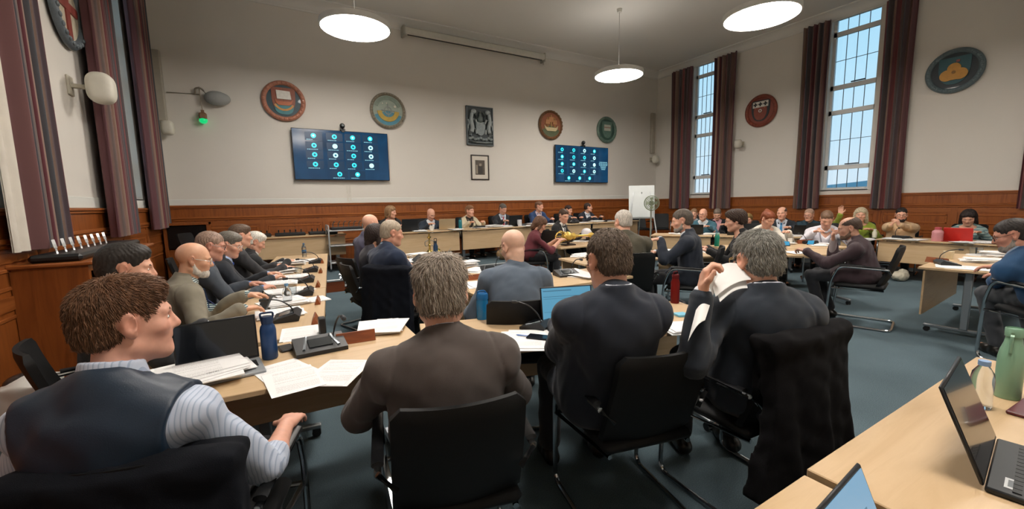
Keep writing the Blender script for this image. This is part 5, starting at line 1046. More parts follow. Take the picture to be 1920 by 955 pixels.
def items():
    pap = papers; z = T+.001
    def A(u, v, zz=T):                      # a spot on the table top, kept inside the nearest table
        p = bz(P(u, v, zz), zz+.001); best = None
        for (cx, cy, rt, L_, D_, tz) in TABLES:
            if abs(tz-T) > .02: continue
            q = rotz(-rt)[:2, :2] @ (p[:2]-np.array([cx, cy])); k = np.clip(q, [-L_/2+.06, -D_/2+.06], [L_/2-.06, D_/2-.06]); e = np.linalg.norm(q-k)
            if np.all(np.abs(q) <= [L_/2, D_/2]): return p
            if best is None or e < best[0]: best = (e, np.array([cx, cy])+rotz(rt)[:2, :2] @ k)
        p[:2] = best[1]; return p
    # ---------------- near left table
    pap(A(372, 706, T+.017), rad(12), 'thick pile of printed reports over the black laptop keyboard', 7, .0045, 1.2, .34, .25)
    laptop(bz(P(413, 690)), rad(8), 'black-screened laptop in front of the waistcoat man', w=.335, dp=.225, ang=98, body='#8f9498')
    pap(A(535, 700), rad(14), 'loose printed sheet fanned beside the navy water bottle', 2, .001, .6, .21, .297); pap(A(635, 697), rad(-28), 'loose printed sheet at the table edge by the brown suit', 2, .001, .6, .21, .297); pap(A(555, 712, T+.003), rad(4), 'loose printed sheet under the fanned pages', 1, .001, 1, .21, .297)
    mic_unit(A(600, 655), rad(4), 'microphone unit with large screen on the nearest left table', 1.15)
    name_block(A(668, 641), rad(-4), 'wooden name block behind the nearest microphone unit', .8)
    tag(MB().box((-.035, -.055, 0), (.035, .055, .012), bev=.005).build('mobile_phone', mat('#1a1c20', .25), loc=A(537, 655), rot=rad(10)), 'black phone lying beside the navy water bottle', 'phone')
    nb = mat('#1d3f6d', .35, .2, var=.03); cb = mat('#182f50', .4)
    bottle(A(507, 672), 'navy blue water bottle with loop lid on the near left table', [(.001, 0), (.034, 0), (.037, .006), (.037, .15), (.033, .17), (.025, .183), (.025, .19)], nb, [(.027, .186), (.028, .21), (.024, .222), (.001, .222)], cb, [(-.024, 0, .20), (-.03, 0, .24), (.03, 0, .24), (.024, 0, .20)])
    pap(A(562, 626), rad(-8), 'printed agenda sheet beyond the navy water bottle', 2, .001, .5); tag(MB().box((-.02, -.03, 0), (.02, .03, .10), bev=.006).build('desk_speaker', mat('#1b1d20', .4), loc=A(605, 625)), 'small black upright box beside the nearest screen unit', 'gadget')
    # ---------------- left wing
    for (u, v, lab) in ((540, 598, 'grey microphone unit in front of the beige-jacketed man'), (570, 552, 'microphone unit in front of the man in the slate suit'), (574, 528, 'microphone unit in front of the blue-tie man'), (583, 509, 'microphone unit in front of the white-haired man'), (592, 493, 'farthest microphone unit of the left wing')): mic_unit(A(u, v), rad(-97), lab, 1.0)
    for (u, v, lab) in ((591, 603, 'first wooden name block of the left wing'), (596, 568, 'wooden name block beyond the first on the left wing'), (596, 537, 'wooden name block midway along the left wing'), (601, 511, 'wooden name block near the far end of the left wing'), (604, 493, 'last wooden name block of the left wing')): name_block(A(u, v), rad(-97), lab, .62)
    for (u, v, n, lab, r_) in ((528, 590, 3, 'low paper pile before the bald man in beige', -80), (528, 572, 7, 'paper pile behind the small tablet', -70), (540, 553, 8, 'tall paper pile before the slate-suited man', -85), (520, 538, 8, 'paper pile under the blue-tie man hands', -95), (545, 524, 7, 'paper pile beyond the blue-tie man', -88), (525, 513, 8, 'paper pile before the white-haired man', -80), (548, 497, 12, 'tallest white paper pile at the left wing far end', -92), (574, 490, 4, 'small paper pile beside the clear water bottle', -90), (575, 566, 1, 'single white sheet under the second name block', -80)):
        pap(A(u, v), rad(r_), lab, n, .0055, 1.1)
    tb = empty('tablet', 'small grey tablet propped up before the bald man in beige', 'tablet', A(490, 583), rad(-75)); M = Rx(-.5); MB().box((-.09, -.005, 0), (.09, .005, .13), bev=.003, M=M).build('back_shell', mat('#5d6468', .4, .4), tb); MB().box((-.09, .05, 0), (.09, .10, .004)).build('stand', mat('#3a3f43', .5), tb, smooth=0)
    bottle(A(540, 573), 'small clear plastic water bottle beside the beige man papers', [(.001, 0), (.031, 0), (.033, .01), (.033, .10), (.026, .13), (.013, .15), (.013, .16)], glass_mat(), [(.015, .158), (.015, .175), (.001, .175)], mat('#6f9ac0', .5)); tumbler(A(549, 560), 'clear tumbler behind the small water bottle'); tumbler(A(560, 515), 'clear tumbler between far microphone units of the left wing')
    b = bottle(A(571, 482), 'clear water bottle with blue label at the left wing far end', [(.001, 0), (.031, 0), (.033, .01), (.033, .14), (.026, .17), (.013, .19), (.013, .20)], glass_mat(), [(.015, .198), (.015, .215), (.001, .215)], mat('#4f7fb0', .5)); MB().lathe([(.0335, .06), (.0335, .11)], 24, cap=False).build('label_band', mat('#3d6a9a', .5), b)
    # ---------------- inner wing
    for (u, v, n, lab, r_) in ((786, 482, 10, 'paper pile beyond the navy-sweatered man', -90), (778, 492, 6, 'flat paper pile before the navy-sweatered man', -80), (868, 500, 10, 'thick paper pile on the inner table corner', -85), (898, 508, 3, 'spread papers left of the blue-grey jacket', -60), (1098, 519, 4, 'spread papers right of the blue-grey jacket', 10), (1078, 512, 3, 'paper pile behind the inner microphone unit', -15), (893, 535, 2, 'white sheet in front of the brown-suited man', -10)): pap(A(u, v), rad(r_), lab, n, .006, 1.2)
    tag(MB().box((-.12, -.16, 0), (.12, .16, .03), bev=.004).build('folder', mat('#3a3438', .6), loc=A(812, 500), rot=rad(-84)), 'dark closed folder before the navy-sweatered man', 'folder')
    tb = empty('tablet', 'dark tablet tilted in the navy-sweatered man hands', 'tablet', P(772, 494, T+.01), rad(-82)); MB().box((-.10, -.006, 0), (.10, .006, .19), bev=.004, M=Rx(-1.0)).build('shell', mat('#1f1c1a', .35), tb)
    # gilt inkstand
    gd = mat('#b09a5a', .25, .9, var=.1); si = mat('#8d8a80', .3, .8, var=.1); p = A(806, 476); r = empty('inkstand', 'gilt inkstand with a tall candlestick and small pots', 'inkstand', p); MB().lathe([(.001, 0), (.11, 0), (.115, .015), (.09, .03), (.001, .03)], 32).build('tray', si, r)
    MB().lathe([(.001, .03), (.05, .03), (.04, .05), (.018, .07), (.014, .12), (.024, .14), (.014, .16), (.012, .24), (.03, .26), (.032, .275), (.014, .28), (.014, .33), (.001, .33)], 24).build('candlestick', gd, r)
    for sg in (-1, 1): MB().tube(fillet([(0, 0, .14), (sg*.07, 0, .12), (sg*.075, 0, .20), (0, 0, .22)], .03), .007, 8).build('scroll_arm', si, r)
    MB().lathe([(.001, .03), (.04, .03), (.045, .06), (.03, .09), (.034, .10), (.02, .11), (.008, .125), (.001, .13)], 24, o=(.10, -.12, -.03)).build('ink_pot', gd, r)
    bottle(A(827, 480), 'slim dark blue bottle beside the gilt inkstand', [(.001, 0), (.036, 0), (.036, .15), (.02, .19), (.02, .20)], mat('#1c3c5c', .35, .2), [(.022, .198), (.02, .23), (.001, .235)], mat('#14222e', .4), [(-.02, 0, .22), (-.02, 0, .27), (.02, 0, .27), (.02, 0, .22)])
    name_block(A(893, 524), rad(0), 'wooden name block left of the blue-grey jacket', .7); mic_unit(A(919, 508), rad(-20), 'microphone unit left of the blue-grey jacket', 1.0); mic_unit(A(1062, 517), rad(-10), 'microphone unit right of the blue-grey jacket', 1.1)
    # ---------------- table before the brown and navy suits
    bl = mat('#157fc0', .25, 0, trans=.35, var=.02); bottle(A(905, 598), 'bright blue water bottle beside the brown-suited man', [(.001, 0), (.038, 0), (.04, .006), (.04, .125), (.036, .135), (.036, .14)], bl, [(.041, .137), (.041, .165), (.036, .175), (.001, .176)], mat('#0f5f98', .35), [(-.03, 0, .165), (-.034, 0, .192), (.02, 0, .192), (.03, 0, .17)])
    pap(A(718, 616), rad(-12), 'white papers showing left of the brown-suited man', 5, .004, 1.); pap(A(985, 640), rad(-30), 'printed papers under the black phone', 4, .003, .8, .24, .32)
    tag(MB().box((-.037, -.075, 0), (.037, .075, .009), bev=.004).build('mobile_phone', mat('#161a22', .15), loc=A(1013, 634, T+.015), rot=rad(38)), 'black phone on papers right of the brown-suited man', 'phone')
    tag(MB().tube([(0, -.07, .005), (0, .06, .005), (0, .072, .005)], [.0045, .0045, .001], 8).build('pen', mat('#2a62a8', .35), loc=A(990, 632, T+.014), rot=rad(40)), 'blue pen beside the black phone', 'pen')
    mic_unit(A(1012, 613), rad(-150), 'microphone unit seen from behind, left of the blue-lit laptop', 1.0); name_block(A(978, 594), rad(-14), 'wooden name block beside the blue-lit laptop', .95)
    laptop(bz(P(1066, 611)), rad(-19), 'blue-lit laptop in front of the navy-suited man', w=.34, dp=.24, ang=103, scr='#5b9ab8')
    rb = mat('#8f1d1c', .3, .2, var=.03); rc_ = mat('#6d1016', .35)
    for (u, v, lab) in ((1274, 563, 'red water bottle nearer the navy-suited man'), (1283, 561, 'red water bottle beside the lifted papers')): bottle(A(u, v), lab, [(.001, 0), (.030, 0), (.032, .006), (.032, .16), (.024, .18), (.024, .19)], rb, [(.025, .188), (.027, .215), (.018, .225), (.001, .225)], rc_, [(-.02, 0, .21), (-.022, 0, .24), (.022, 0, .24), (.02, 0, .21)], group='red water bottles')
    tag(MB().box((-.04, -.04, 0), (.04, .04, .012)).build('note_pad', mat('#6fb2cc', .6), smooth=0, loc=A(1277, 592), rot=rad(-20)), 'pale blue note pad below the red bottles', 'note pad'); pap(A(1272, 618), rad(-24), 'paper edge at the table end below the note pad', 4, .004, .6, .16, .2)
    # papers lifted by the man in navy
    h = PEOPLE['n4']; c = PD(1352, 545, 1.84); r = empty('held_papers', 'white papers lifted in the grey-haired man hand', 'papers', c, rad(-46))
    r.location = (0, 0, 0); r.rotation_euler = (0, 0, 0)
    for quad in ((( 1326, 512, 1.80), (1402, 503, 1.98), (1408, 524, 1.86), (1342, 556, 1.70)), ((1322, 514, 1.78), (1348, 520, 1.80), (1322, 600, 1.62), (1290, 640, 1.60)), ((1334, 520, 1.82), (1396, 514, 1.96), (1402, 540, 1.84), (1350, 566, 1.72))):
        p4 = [PD(*t) for t in quad]; G = np.array([[(p4[0]*(1-u)+p4[1]*u)*(1-w)+(p4[3]*(1-u)+p4[2]*u)*w+np.array([0, 0, .035*math.sin(PI*u)*(1-.5*w)]) for w in np.linspace(0, 1, 8)] for u in np.linspace(0, 1, 10)]); G2 = G-np.array([0, 0, .0018]); q = MB(); q.grid(G).grid(G2[::-1]); q.build('sheet', mat('#e8e8e6', .7, var=.01), r, smooth=60)
    # ---------------- right middle
    pap(A(1535, 460), rad(-40), 'spread papers before the maroon-jacketed man', 3, .003, 1.2); pap(A(1490, 474), rad(-30), 'papers under the maroon man left hand', 3, .004, 1.); pap(A(1548, 457), rad(-35), 'papers under the white-shirted man hands', 3, .004, 1.)
    ph = emit('#4fb0dc', .8); 
    for (u, v, a, lab) in ((1474, 461, -60, 'lit blue phone at the left end of the maroon man table'), (1520, 459, -70, 'lit blue tablet beside the wooden name block')):
        r = empty('mobile_phone', lab, 'phone', A(u, v, T), rad(a)); MB().box((-.05, -.09, 0), (.05, .09, .01), bev=.004, M=Rx(.3), o=(0, 0, .028)).build('shell', mat('#15171a', .3), r); MB().box((-.042, -.08, .0102), (.042, .08, .0108), M=Rx(.3), o=(0, 0, .028)).build('screen', ph, r, smooth=0)
    name_block(A(1508, 457), rad(-32), 'wooden name block before the white-shirted man', .9); mic_unit(A(1478, 452), rad(150), 'microphone unit before the red-haired woman', 1.); cup(A(1462, 455), 'pale cup near the red-haired woman', 1.)
    gb = mat('#0f8a74', .3, .1, trans=.2); bottle(A(1344, 462), 'teal green water bottle behind the navy-suited bearded man', [(.001, 0), (.036, 0), (.038, .006), (.038, .17), (.028, .19)], gb, [(.03, .188), (.03, .215), (.001, .22)], mat('#6fa89c', .4)); pap(A(1337, 474), rad(-20), 'paper under the teal green bottle', 2, .003); pap(A(1262, 471), rad(20), 'pinkish papers before the reaching man', 3, .004); pap(A(1446, 455), rad(60), 'papers before the red-haired woman', 4, .006)
    # ---------------- clerks
    laptop(A(1024, 459), rad(150), 'black laptop of the clerk in maroon', w=.36, dp=.26, ang=98); laptop(A(1100, 450), rad(175), 'black laptop at the right end of the mace table', w=.34, dp=.24, ang=100); pap(A(1090, 453), rad(10), 'papers behind the golden mace', 3, .005); pap(A(1090, 480), rad(-10), 'papers on the olive-jacketed man table', 6, .006); pap(A(1070, 478), rad(30), 'dark-edged papers near the table corner', 3, .006)
    p = A(1037, 446); r = empty('table_lamp', 'small white-shaded lamp beside the golden mace', 'lamp', p); MB().lathe([(.001, 0), (.07, 0), (.07, .015), (.012, .03), (.012, .12), (.001, .12)], 20).build('base', mat('#2a2a2c', .4), r); MB().lathe([(.11, .09), (.105, .19), (.07, .24), (.03, .255), (.001, .258)], 24, cap=False).build('lamp_shade', mat('#d4d2d6', .6), r)
    tumbler(A(1047, 459), 'clear glass carafe beside the mace stand')
    p = A(1065, 460); r = empty('mace', 'golden ceremonial mace lying on a dark wooden stand', 'mace', p, rad(-8)); go = mat('#d9b860', .42, .6, var=.03, vscale=30); zt = .16; Mx = np.array([[0, 0, 1], [0, 1, 0], [-1, 0, 0.]])
    MB().lathe([(.001, -.08), (.04, -.08), (.078, -.02), (.088, .02), (.075, .06), (.05, .10), (.066, .14), (.03, .18), (.018, .24), (.018, .44), (.04, .48), (.055, .52), (.03, .57), (.016, .62), (.015, 1.15), (.035, 1.19), (.04, 1.22), (.012, 1.26), (.001, 1.28)], 28, M=Mx, o=(-.02, 0, zt), ).build('shaft_head', go, r)
    q = MB()
    for i in range(5):
        a = -PI/2+i*PI/4-PI/2+PI/2; q.tube(fillet([(-.08, .075*math.cos(a), zt+.075*math.sin(a)), (-.17, .11*math.cos(a), zt+.11*math.sin(a)), (-.25, .02*math.cos(a), zt+.02*math.sin(a))], .06), .009, 6)
    q.tube([(-.08, .08*math.cos(a), zt+.08*math.sin(a)) for a in np.linspace(0, 2*PI, 20, endpoint=False)], .012, 6, closed=True); q.build('crown', go, r)
    q = MB(); q.box((-.11, -.09, 0), (.12, .09, .02), bev=.006).box((-.015, -.02, .02), (.025, .02, .10), bev=.004); q.build('stand', mat('#2a1a12', .4), r, smooth=40)
    # ---------------- platform table
    B = lambda u, y=8.75: None
    def D(u, y, dz=0.): p = PY(u, 420, y); return np.array([p[0], y, TD+.001+dz])
    laptop(D(768, 8.68), rad(185), 'black laptop lid on the platform near the fair-haired woman', w=.36, dp=.26, ang=96); laptop(D(838, 8.62), rad(172), 'beige laptop lid before the bald man on the platform', lid='#b09a78', body='#a8a39a', w=.36, dp=.24, ang=100); laptop(D(966, 8.66), rad(185), 'black laptop before the man in the red tie', w=.40, dp=.26, ang=98)
    for q in ('',):
        pass
    cup(D(809, 8.6), 'white paper cup before the bald man on the platform', 1.2); bottle(D(863, 8.6), 'dark teal bottle left of the woman in cream', [(.001, 0), (.04, 0), (.04, .2), (.03, .22)], mat('#0f6a74', .35, .1), [(.036, .215), (.036, .25), (.001, .25)], mat('#12343a', .4))
    for (u, y, n, lab) in ((787, 8.65, 4, 'papers left of the white paper cup'), (852, 8.62, 4, 'papers right of the beige laptop'), (900, 8.7, 4, 'papers before the woman in cream'), (925, 8.8, 8, 'paper pile between cream and charcoal'), (948, 8.7, 6, 'papers before the man in the red tie'), (985, 8.62, 2, 'paper strip left of the blue ring binder'), (1003, 8.75, 9, 'bluish paper pile before the bright blue suit'), (1035, 8.7, 4, 'papers right of the bright blue suit'), (1093, 8.7, 3, 'papers left of the platform end man'), (1120, 8.75, 7, 'paper pile before the platform end man'), (1140, 8.7, 5, 'paper pile at the end of the top table')): pap(D(u, y), rad(rng.uniform(-12, 12)), lab, n, .006, 1.2, .26, .297)
    for (u, lab) in ((898, 'microphone unit before the woman in cream'), (975, 'microphone unit beside the black platform laptop'), (1075, 'microphone unit near the clerk in black'), (1137, 'microphone unit at the end of the top table')): mic_unit(D(u, 8.68), PI, lab, 1.1)
    tag(MB().box((-.05, -.03, 0), (.05, .03, .16), bev=.008).build('desk_sign', mat('#cfd0d4', .4), loc=D(974, 8.6)), 'small white upright card beside the black platform laptop', 'card')
    # ---------------- right wing
    def Rw(u, x, v=440): p = PX(u, v, x); return np.array([x, p[1], T+.001])
    r = empty('tablet', 'red tablet cover propped before the dark-haired woman', 'tablet', Rw(1797, 9.9), rad(90+5)); MB().box((-.17, -.008, 0), (.17, .008, .24), bev=.006, M=Rx(-.3)).build('cover', mat('#c22a22', .45), r); MB().box((-.03, -.0095, .06), (.05, -.007, .10), bev=.002, M=Rx(-.3)).build('dark_patch', mat('#5a1a18', .5), r); MB().box((-.17, .03, 0), (.17, .18, .01), bev=.004).build('base_flap', mat('#8a1f1c', .5), r)
    bottle(Rw(1758, 9.75), 'pink ribbed bottle left of the red tablet', [(.001, 0), (.07, 0), (.074, .02), (.07, .05), (.074, .08), (.07, .11), (.074, .14), (.068, .17), (.04, .19), (.04, .2)], mat('#c9888c', .4), [(.042, .198), (.042, .235), (.001, .24)], mat('#b8545c', .4)); bottle(Rw(1640, 9.85), 'small milky bottle before the woman raising her hand', [(.001, 0), (.035, 0), (.037, .10), (.02, .13), (.02, .14)], mat('#c9c8b4', .4), [(.022, .138), (.022, .16), (.001, .16)], mat('#d8d8d0', .4))
    for (u, x, n, lab) in ((1675, 9.75, 3, 'papers before the cream-sweatered man'), (1712, 9.72, 3, 'papers between cream sweater and pink bottle'), (1815, 9.72, 3, 'papers in front of the red tablet'), (1850, 9.85, 4, 'papers right of the red tablet'), (1625, 9.3, 4, 'papers before the blonde woman')): pap(Rw(u, x), rad(90+rng.uniform(-10, 10)), lab, n, .005, 1.2)
    mic_unit(Rw(1692, 9.9), rad(90), 'microphone unit before the cream-sweatered man', 1.1)
    dr = np.array([-.548, .836]); nn = np.array([.836, .548]); p0 = np.array([9.55, 3.35])
    for (s_, o_, n, lab) in ((.4, .4, 4, 'papers before the dark teal man'), (1.0, .35, 5, 'papers before the bald blue-tie man'), (1.7, .4, 4, 'papers left of the blue-tie man'), (2.6, .4, 5, 'papers before the pink-shirted man'), (3.3, .35, 4, 'papers before the teal-sweatered man')): q = p0+dr*s_+nn*o_; pap((q[0], q[1], T+.001), rad(rng.uniform(20, 60)), lab, n, .006, 1.3)
    for (s_, lab) in ((.9, 'black laptop before the blue-tie man'), (2.1, 'dark laptop before the mustard-topped person'), (2.9, 'dark laptop before the pink-shirted man')): q = p0+dr*s_+nn*.30; laptop((q[0], q[1], T+.001), rad(-57+180), lab, w=.33, dp=.23, ang=105)
    # ---------------- right edge table
    pap(A(1840, 492), rad(30), 'thick paper pile on the right edge table', 9, .005, 1.); pap(A(1815, 503), rad(15), 'spread papers at the near edge of the right table', 3, .002, 1., .30, .42); pap(A(1880, 478), rad(10), 'paper stack beyond the writing man hand', 10, .006, 1.); pap(A(1845, 480), rad(-10), 'white papers at the back of the right edge table', 3, .005, 1.)
    mic_unit(A(1775, 497), rad(30), 'microphone unit on the right edge table', 1.); cup(A(1778, 486), 'short cream cup behind the right edge microphone', 1.3, '#d9c9a8', .07); name_block(A(1740, 492), rad(70), 'wooden name block at the corner of the right edge table', .8); tumbler(A(1830, 476), 'clear tumbler on the right edge table'); tumbler(A(1849, 473), 'clear tumbler beyond the paper pile')
    # ---------------- photographer's table
    hg = (P(1838, 930, T+.01), P(1872, 800, T+.01)); c = (hg[0]+hg[1])/2; d_ = hg[1]-hg[0]; a = math.atan2(d_[1], d_[0])
    lp = laptop(bz(c, T+.001)+np.array([-.035, -.008, 0]), a, 'large black laptop seen from the side on the nearest table', w=.355, dp=.262, ang=112)
    MB().box((-.145, -.052, .016), (-.085, -.030, .0168)).box((-.135, -.046, .0168), (-.095, -.036, .0172), 1).build('sticker', [mat('#c9ccce', .5), mat('#6d7276', .5)], lp, smooth=0, label='white printed sticker')
    q = P(1660, 985, T+.01); q = q+P(1612, 872, .93)-P(1631, 769, .93); laptop(bz(q, T+.001), a-rad(2), 'blue-lit laptop cut off by the bottom of the picture', w=.32, dp=.22, ang=112, scr='#7aa6c4', scr_lines=[(-.3, .1, .3, .36, 2), (-.1, .25, .5, .53, 2), (.1, .35, .62, .70, 1)])
    sg = mat('#7fa78c', .35, .0, var=.02, coat=.3); bottle(A(1887, 745), 'sage green flask with steel cap ring on the nearest table', [(.001, 0), (.034, 0), (.036, .006), (.036, .155), (.032, .185), (.024, .215), (.0215, .235), (.0215, .24)], sg, [(.0225, .237), (.025, .239), (.0255, .268), (.023, .271), (.023, .266), (.001, .266)], mat('#7a9f86', .3, .1), [(-.024, 0, .255), (-.033, 0, .23), (-.034, 0, .18)])
    bottle(A(1836, 763), 'clear plastic bottle with pale blue cap on the nearest table', [(.001, 0), (.030, 0), (.032, .01), (.030, .05), (.032, .10), (.028, .13), (.014, .155), (.014, .16)], glass_mat(), [(.0165, .157), (.0165, .174), (.001, .174)], mat('#7f9fc8', .45))
    p = A(1915, 770); r = empty('notebook', 'burgundy folder with a silver edge beside the sage flask', 'folder', p, rad(-3)); MB().box((-.08, -.10, 0), (.16, .02, .012), bev=.003).build('cover', mat('#5a1a24', .4), r, smooth=0); MB().box((-.08, -.104, .012), (.16, -.09, .018), bev=.002).build('metal_edge', mat('#b9b4ae', .3, .8), r, smooth=0)
    # label sticker on the big laptop palm rest
def coats():
    for k, lab, c, kw in (('n1', 'navy jacket draped over the waistcoat man chair', '#090d15', dict(zb=.15, seed=2., wide=.27, sleeves=False, s=.94)), ('n4', 'long black coat hanging over the grey-haired man chair', '#09080b', dict(zb=.16, seed=5., wide=.275, sleeves=False)), ('n5', 'dark navy coat over the navy-sweatered man chair', '#0b101a', dict(zb=.12, seed=8., wide=.25, sleeves=False))):
        q = PEOPLE[k]; ch = q['chair']; drape_coat((ch[0], ch[1], q['loc'][2]), rad(ch[2]), lab, c, **kw)
def furniture_extra():
    # oak radiator cabinet with microphone charging rack by the left wall
    p = PX(150, 530, XL+.02); y0, y1 = 4.35, 8.0; r = empty('cabinet', 'oak radiator cabinet under the left curtains', 'cabinet', (XL+.03, 4.42, 0)); q = MB(); Ln = 1.95; hC = 1.12
    q.box((0, 0, 0), (.42, Ln, hC-.03)); q.build('body', OAK(), r, smooth=0); q = MB(); q.box((-.01, -.03, hC-.03), (.46, Ln+.03, hC), bev=.008); q.build('worktop', OAKH(), r, smooth=0); q = MB()
    for i in range(2): y = .05+i*.95; q.box((.42, y, .10), (.432, y+.06, 1.04)).box((.42, y+.84, .10), (.432, y+.90, 1.04)).box((.42, y, .98), (.432, y+.9, 1.04)).box((.42, y, .10), (.432, y+.9, .16))
    q.build('door_frame', OAKH(), r, smooth=0); q = MB()
    for i in range(2): y = .11+i*.95; q.box((.418, y, .16), (.425, y+.78, .98))
    q.build('grille', mat('#2c2a26', .6), r, smooth=0)
    r = empty('charging_rack', 'black rack of silver gooseneck microphones on the oak cabinet', 'microphone rack', (XL+.26, 5.15, hC)); MB().box((-.15, -.68, 0), (.15, 1.05, .06), bev=.02).build('tray', mat('#131517', .4), r, smooth=0)
    for i in range(8): q = MB(); q.tube([(-.02, -.55+i*.165, .05), (-.03, -.54+i*.165, .10)], .006, 6).tube([(-.03, -.54+i*.165, .10), (-.05, -.51+i*.165, .165)], .010, 8); q.build('gooseneck', mat('#c9cbcc', .3, .6), r)
    # dark television in an oak frame, left of the back wall
    a = PD(352, 441, 7.5); r = empty('cabinet', 'oak-framed dark monitor cabinet near the far left corner', 'cabinet', (a[0], a[1], DZ)); hh = a[2]+.22-DZ; q = MB(); q.box((-.33, -.05, 0), (-.29, .25, hh)).box((.29, -.05, 0), (.33, .25, hh)).box((-.33, -.06, hh-.04), (.33, .25, hh)).box((-.29, .2, 0), (.29, .24, hh)); q.build('case', OAK(), r, smooth=0); MB().box((-.285, .0, hh-.46), (.285, .06, hh-.05), bev=.008).build('monitor', mat('#0b0c0e', .25), r, smooth=0); MB().box((-.29, .0, 0), (.29, .04, hh-.48)).build('door', OAKH(), r, smooth=0)
    # trolley
    p = PY(652, 470, 9.05); r = empty('trolley', 'silver three-shelf trolley on the platform', 'trolley', (p[0], 9.05, DZ)); sv = mat('#aeb2b4', .35, .5, var=.0); w = .36
    for zz in (.16, .50, .80): MB().box((-w, -.22, zz), (w, .22, zz+.025), bev=.006).build('shelf', sv, r, smooth=0)
    for sx in (-1, 1):
        MB().tube(fillet([(sx*w, -.21, .06), (sx*w, -.21, .92), (sx*w, .21, .92), (sx*w, .21, .06)], .05), .014, 8).build('side_frame', sv, r)
        for sy in (-1, 1): MB().cyl((sx*w-.012, sy*.21, .04), (sx*w+.012, sy*.21, .04), .04, n=16).build('wheel', mat('#4a4d50', .5), r)
    r2 = empty('charging_rack', 'black rack of gooseneck microphones on the trolley', 'microphone rack', (p[0], 9.05, DZ+.825)); MB().box((-.30, -.14, 0), (.30, .14, .05), bev=.01).build('tray', mat('#15171a', .4), r2, smooth=0)
    for i in range(6): q = MB(); q.tube([(-.25+i*.1, 0, .05), (-.25+i*.1, -.03, .13), (-.22+i*.1, -.08, .17)], .009, 6); q.build('gooseneck', mat('#7a7f83', .3, .5), r2)
    for i, (x, lab) in enumerate(((-.25, 'first black microphone tray on the equipment table'), (.35, 'second black microphone tray on the equipment table'), (.95, 'third black microphone tray on the equipment table'))):
        r2 = empty('charging_rack', lab, 'microphone rack', (x, 9.42, TD+.001), group='microphone trays on the equipment table'); MB().box((-.27, -.15, 0), (.27, .15, .06), bev=.015).build('tray', mat('#15171a', .4), r2, smooth=0)
        for j in range(5): q = MB(); q.tube([(-.2+j*.1, .02, .06), (-.2+j*.1, 0, .12)], .012, 6); q.build('microphone', mat('#2a2d30', .4), r2)
    # flip chart
    c = PD(1203, 378, 11.0); r = empty('flip_chart', 'white flip chart board on an easel in the far right corner', 'flip chart', (c[0], c[1], DZ), rad(-38)); M = Rx(-.12); hb = c[2]-DZ; MB().box((-.33, -.02, -.42), (.33, .02, .42), bev=.006, M=M, o=(0, 0, hb)).build('board', mat('#ccd2d2', .35, var=.01), r, smooth=0)
    for (x, y) in ((-.42, -.28), (.42, -.28), (0, .5)): MB().tube([(x*.5, 0, hb+.25), (x, y, .015)], .014, 8).build('leg', mat('#b9bec0', .3, .7), r)
    MB().box((-.33, -.09, hb-.45), (.33, -.0, hb-.42), bev=.004).build('pen_tray', mat('#8d9294', .4), r, smooth=0)
    # pedestal fan
    c = PD(1222, 381, 10.3); r = empty('pedestal_fan', 'green-grey pedestal fan beside the flip chart', 'fan', (c[0], c[1], DZ), rad(-40)); hf = c[2]-DZ; fm = mat('#7f8a74', .4, .2); q = MB()
    for rr in (.06, .10, .14, .17): 
        for y in (-.05, .05): q.tube([(rr*math.cos(t), y*(1.2-rr*3), hf+rr*math.sin(t)) for t in np.linspace(0, 2*PI, 28, endpoint=False)], .004, 6, closed=True)
    q.tube([(.18*math.cos(t), 0, hf+.18*math.sin(t)) for t in np.linspace(0, 2*PI, 32, endpoint=False)], .009, 6, closed=True)
    for i in range(16): t = 2*PI*i/16; q.tube([(.03*math.cos(t), -.07, hf+.03*math.sin(t)), (.18*math.cos(t), 0, hf+.18*math.sin(t))], .003, 5)
    q.build('cage', fm, r)
    for i in range(4):
        t = PI/2*i; pts = [(.03*math.cos(t), 0, .03*math.sin(t)), (.14*math.cos(t-.35), .02, .14*math.sin(t-.35)), (.15*math.cos(t+.35), -.02, .15*math.sin(t+.35))]; b = MB(); P1 = np.array(pts)+[0, 0, hf]; b.add(np.concatenate([P1, P1+[0, .006, 0]]), [(0, 1, 2), (5, 4, 3), (0, 3, 4, 1), (1, 4, 5, 2), (2, 5, 3, 0)]); b.build('blade', mat('#8f9a80', .4), r)
    MB().cyl((0, .02, hf), (0, .16, hf), .06).build('motor', fm, r); MB().tube([(0, .09, hf), (0, .09, .03)], .018, 10).build('pole', mat('#9aa096', .35, .5), r); MB().lathe([(.001, 0), (.2, 0), (.2, .02), (.03, .05), (.001, .05)], 28, o=(0, .09, 0)).build('base', fm, r)
    # spare chairs
    for (x, y, a, lab, fl) in ((10.2, 8.55, 130, 'spare black chair by the far right corner curtain', DZ), (10.35, 7.6, 118, 'spare black chair under the narrow far window', DZ), (9.7, 8.9, 150, 'spare black chair beside the pedestal fan', DZ), (-1.0, 8.75, -110, 'spare dark chair below the oak-framed monitor', DZ), (-.85, 6.75, -85, 'spare dark chair at the far end of the left wing', 0)): chair((x, y, fl), rad(a), lab)
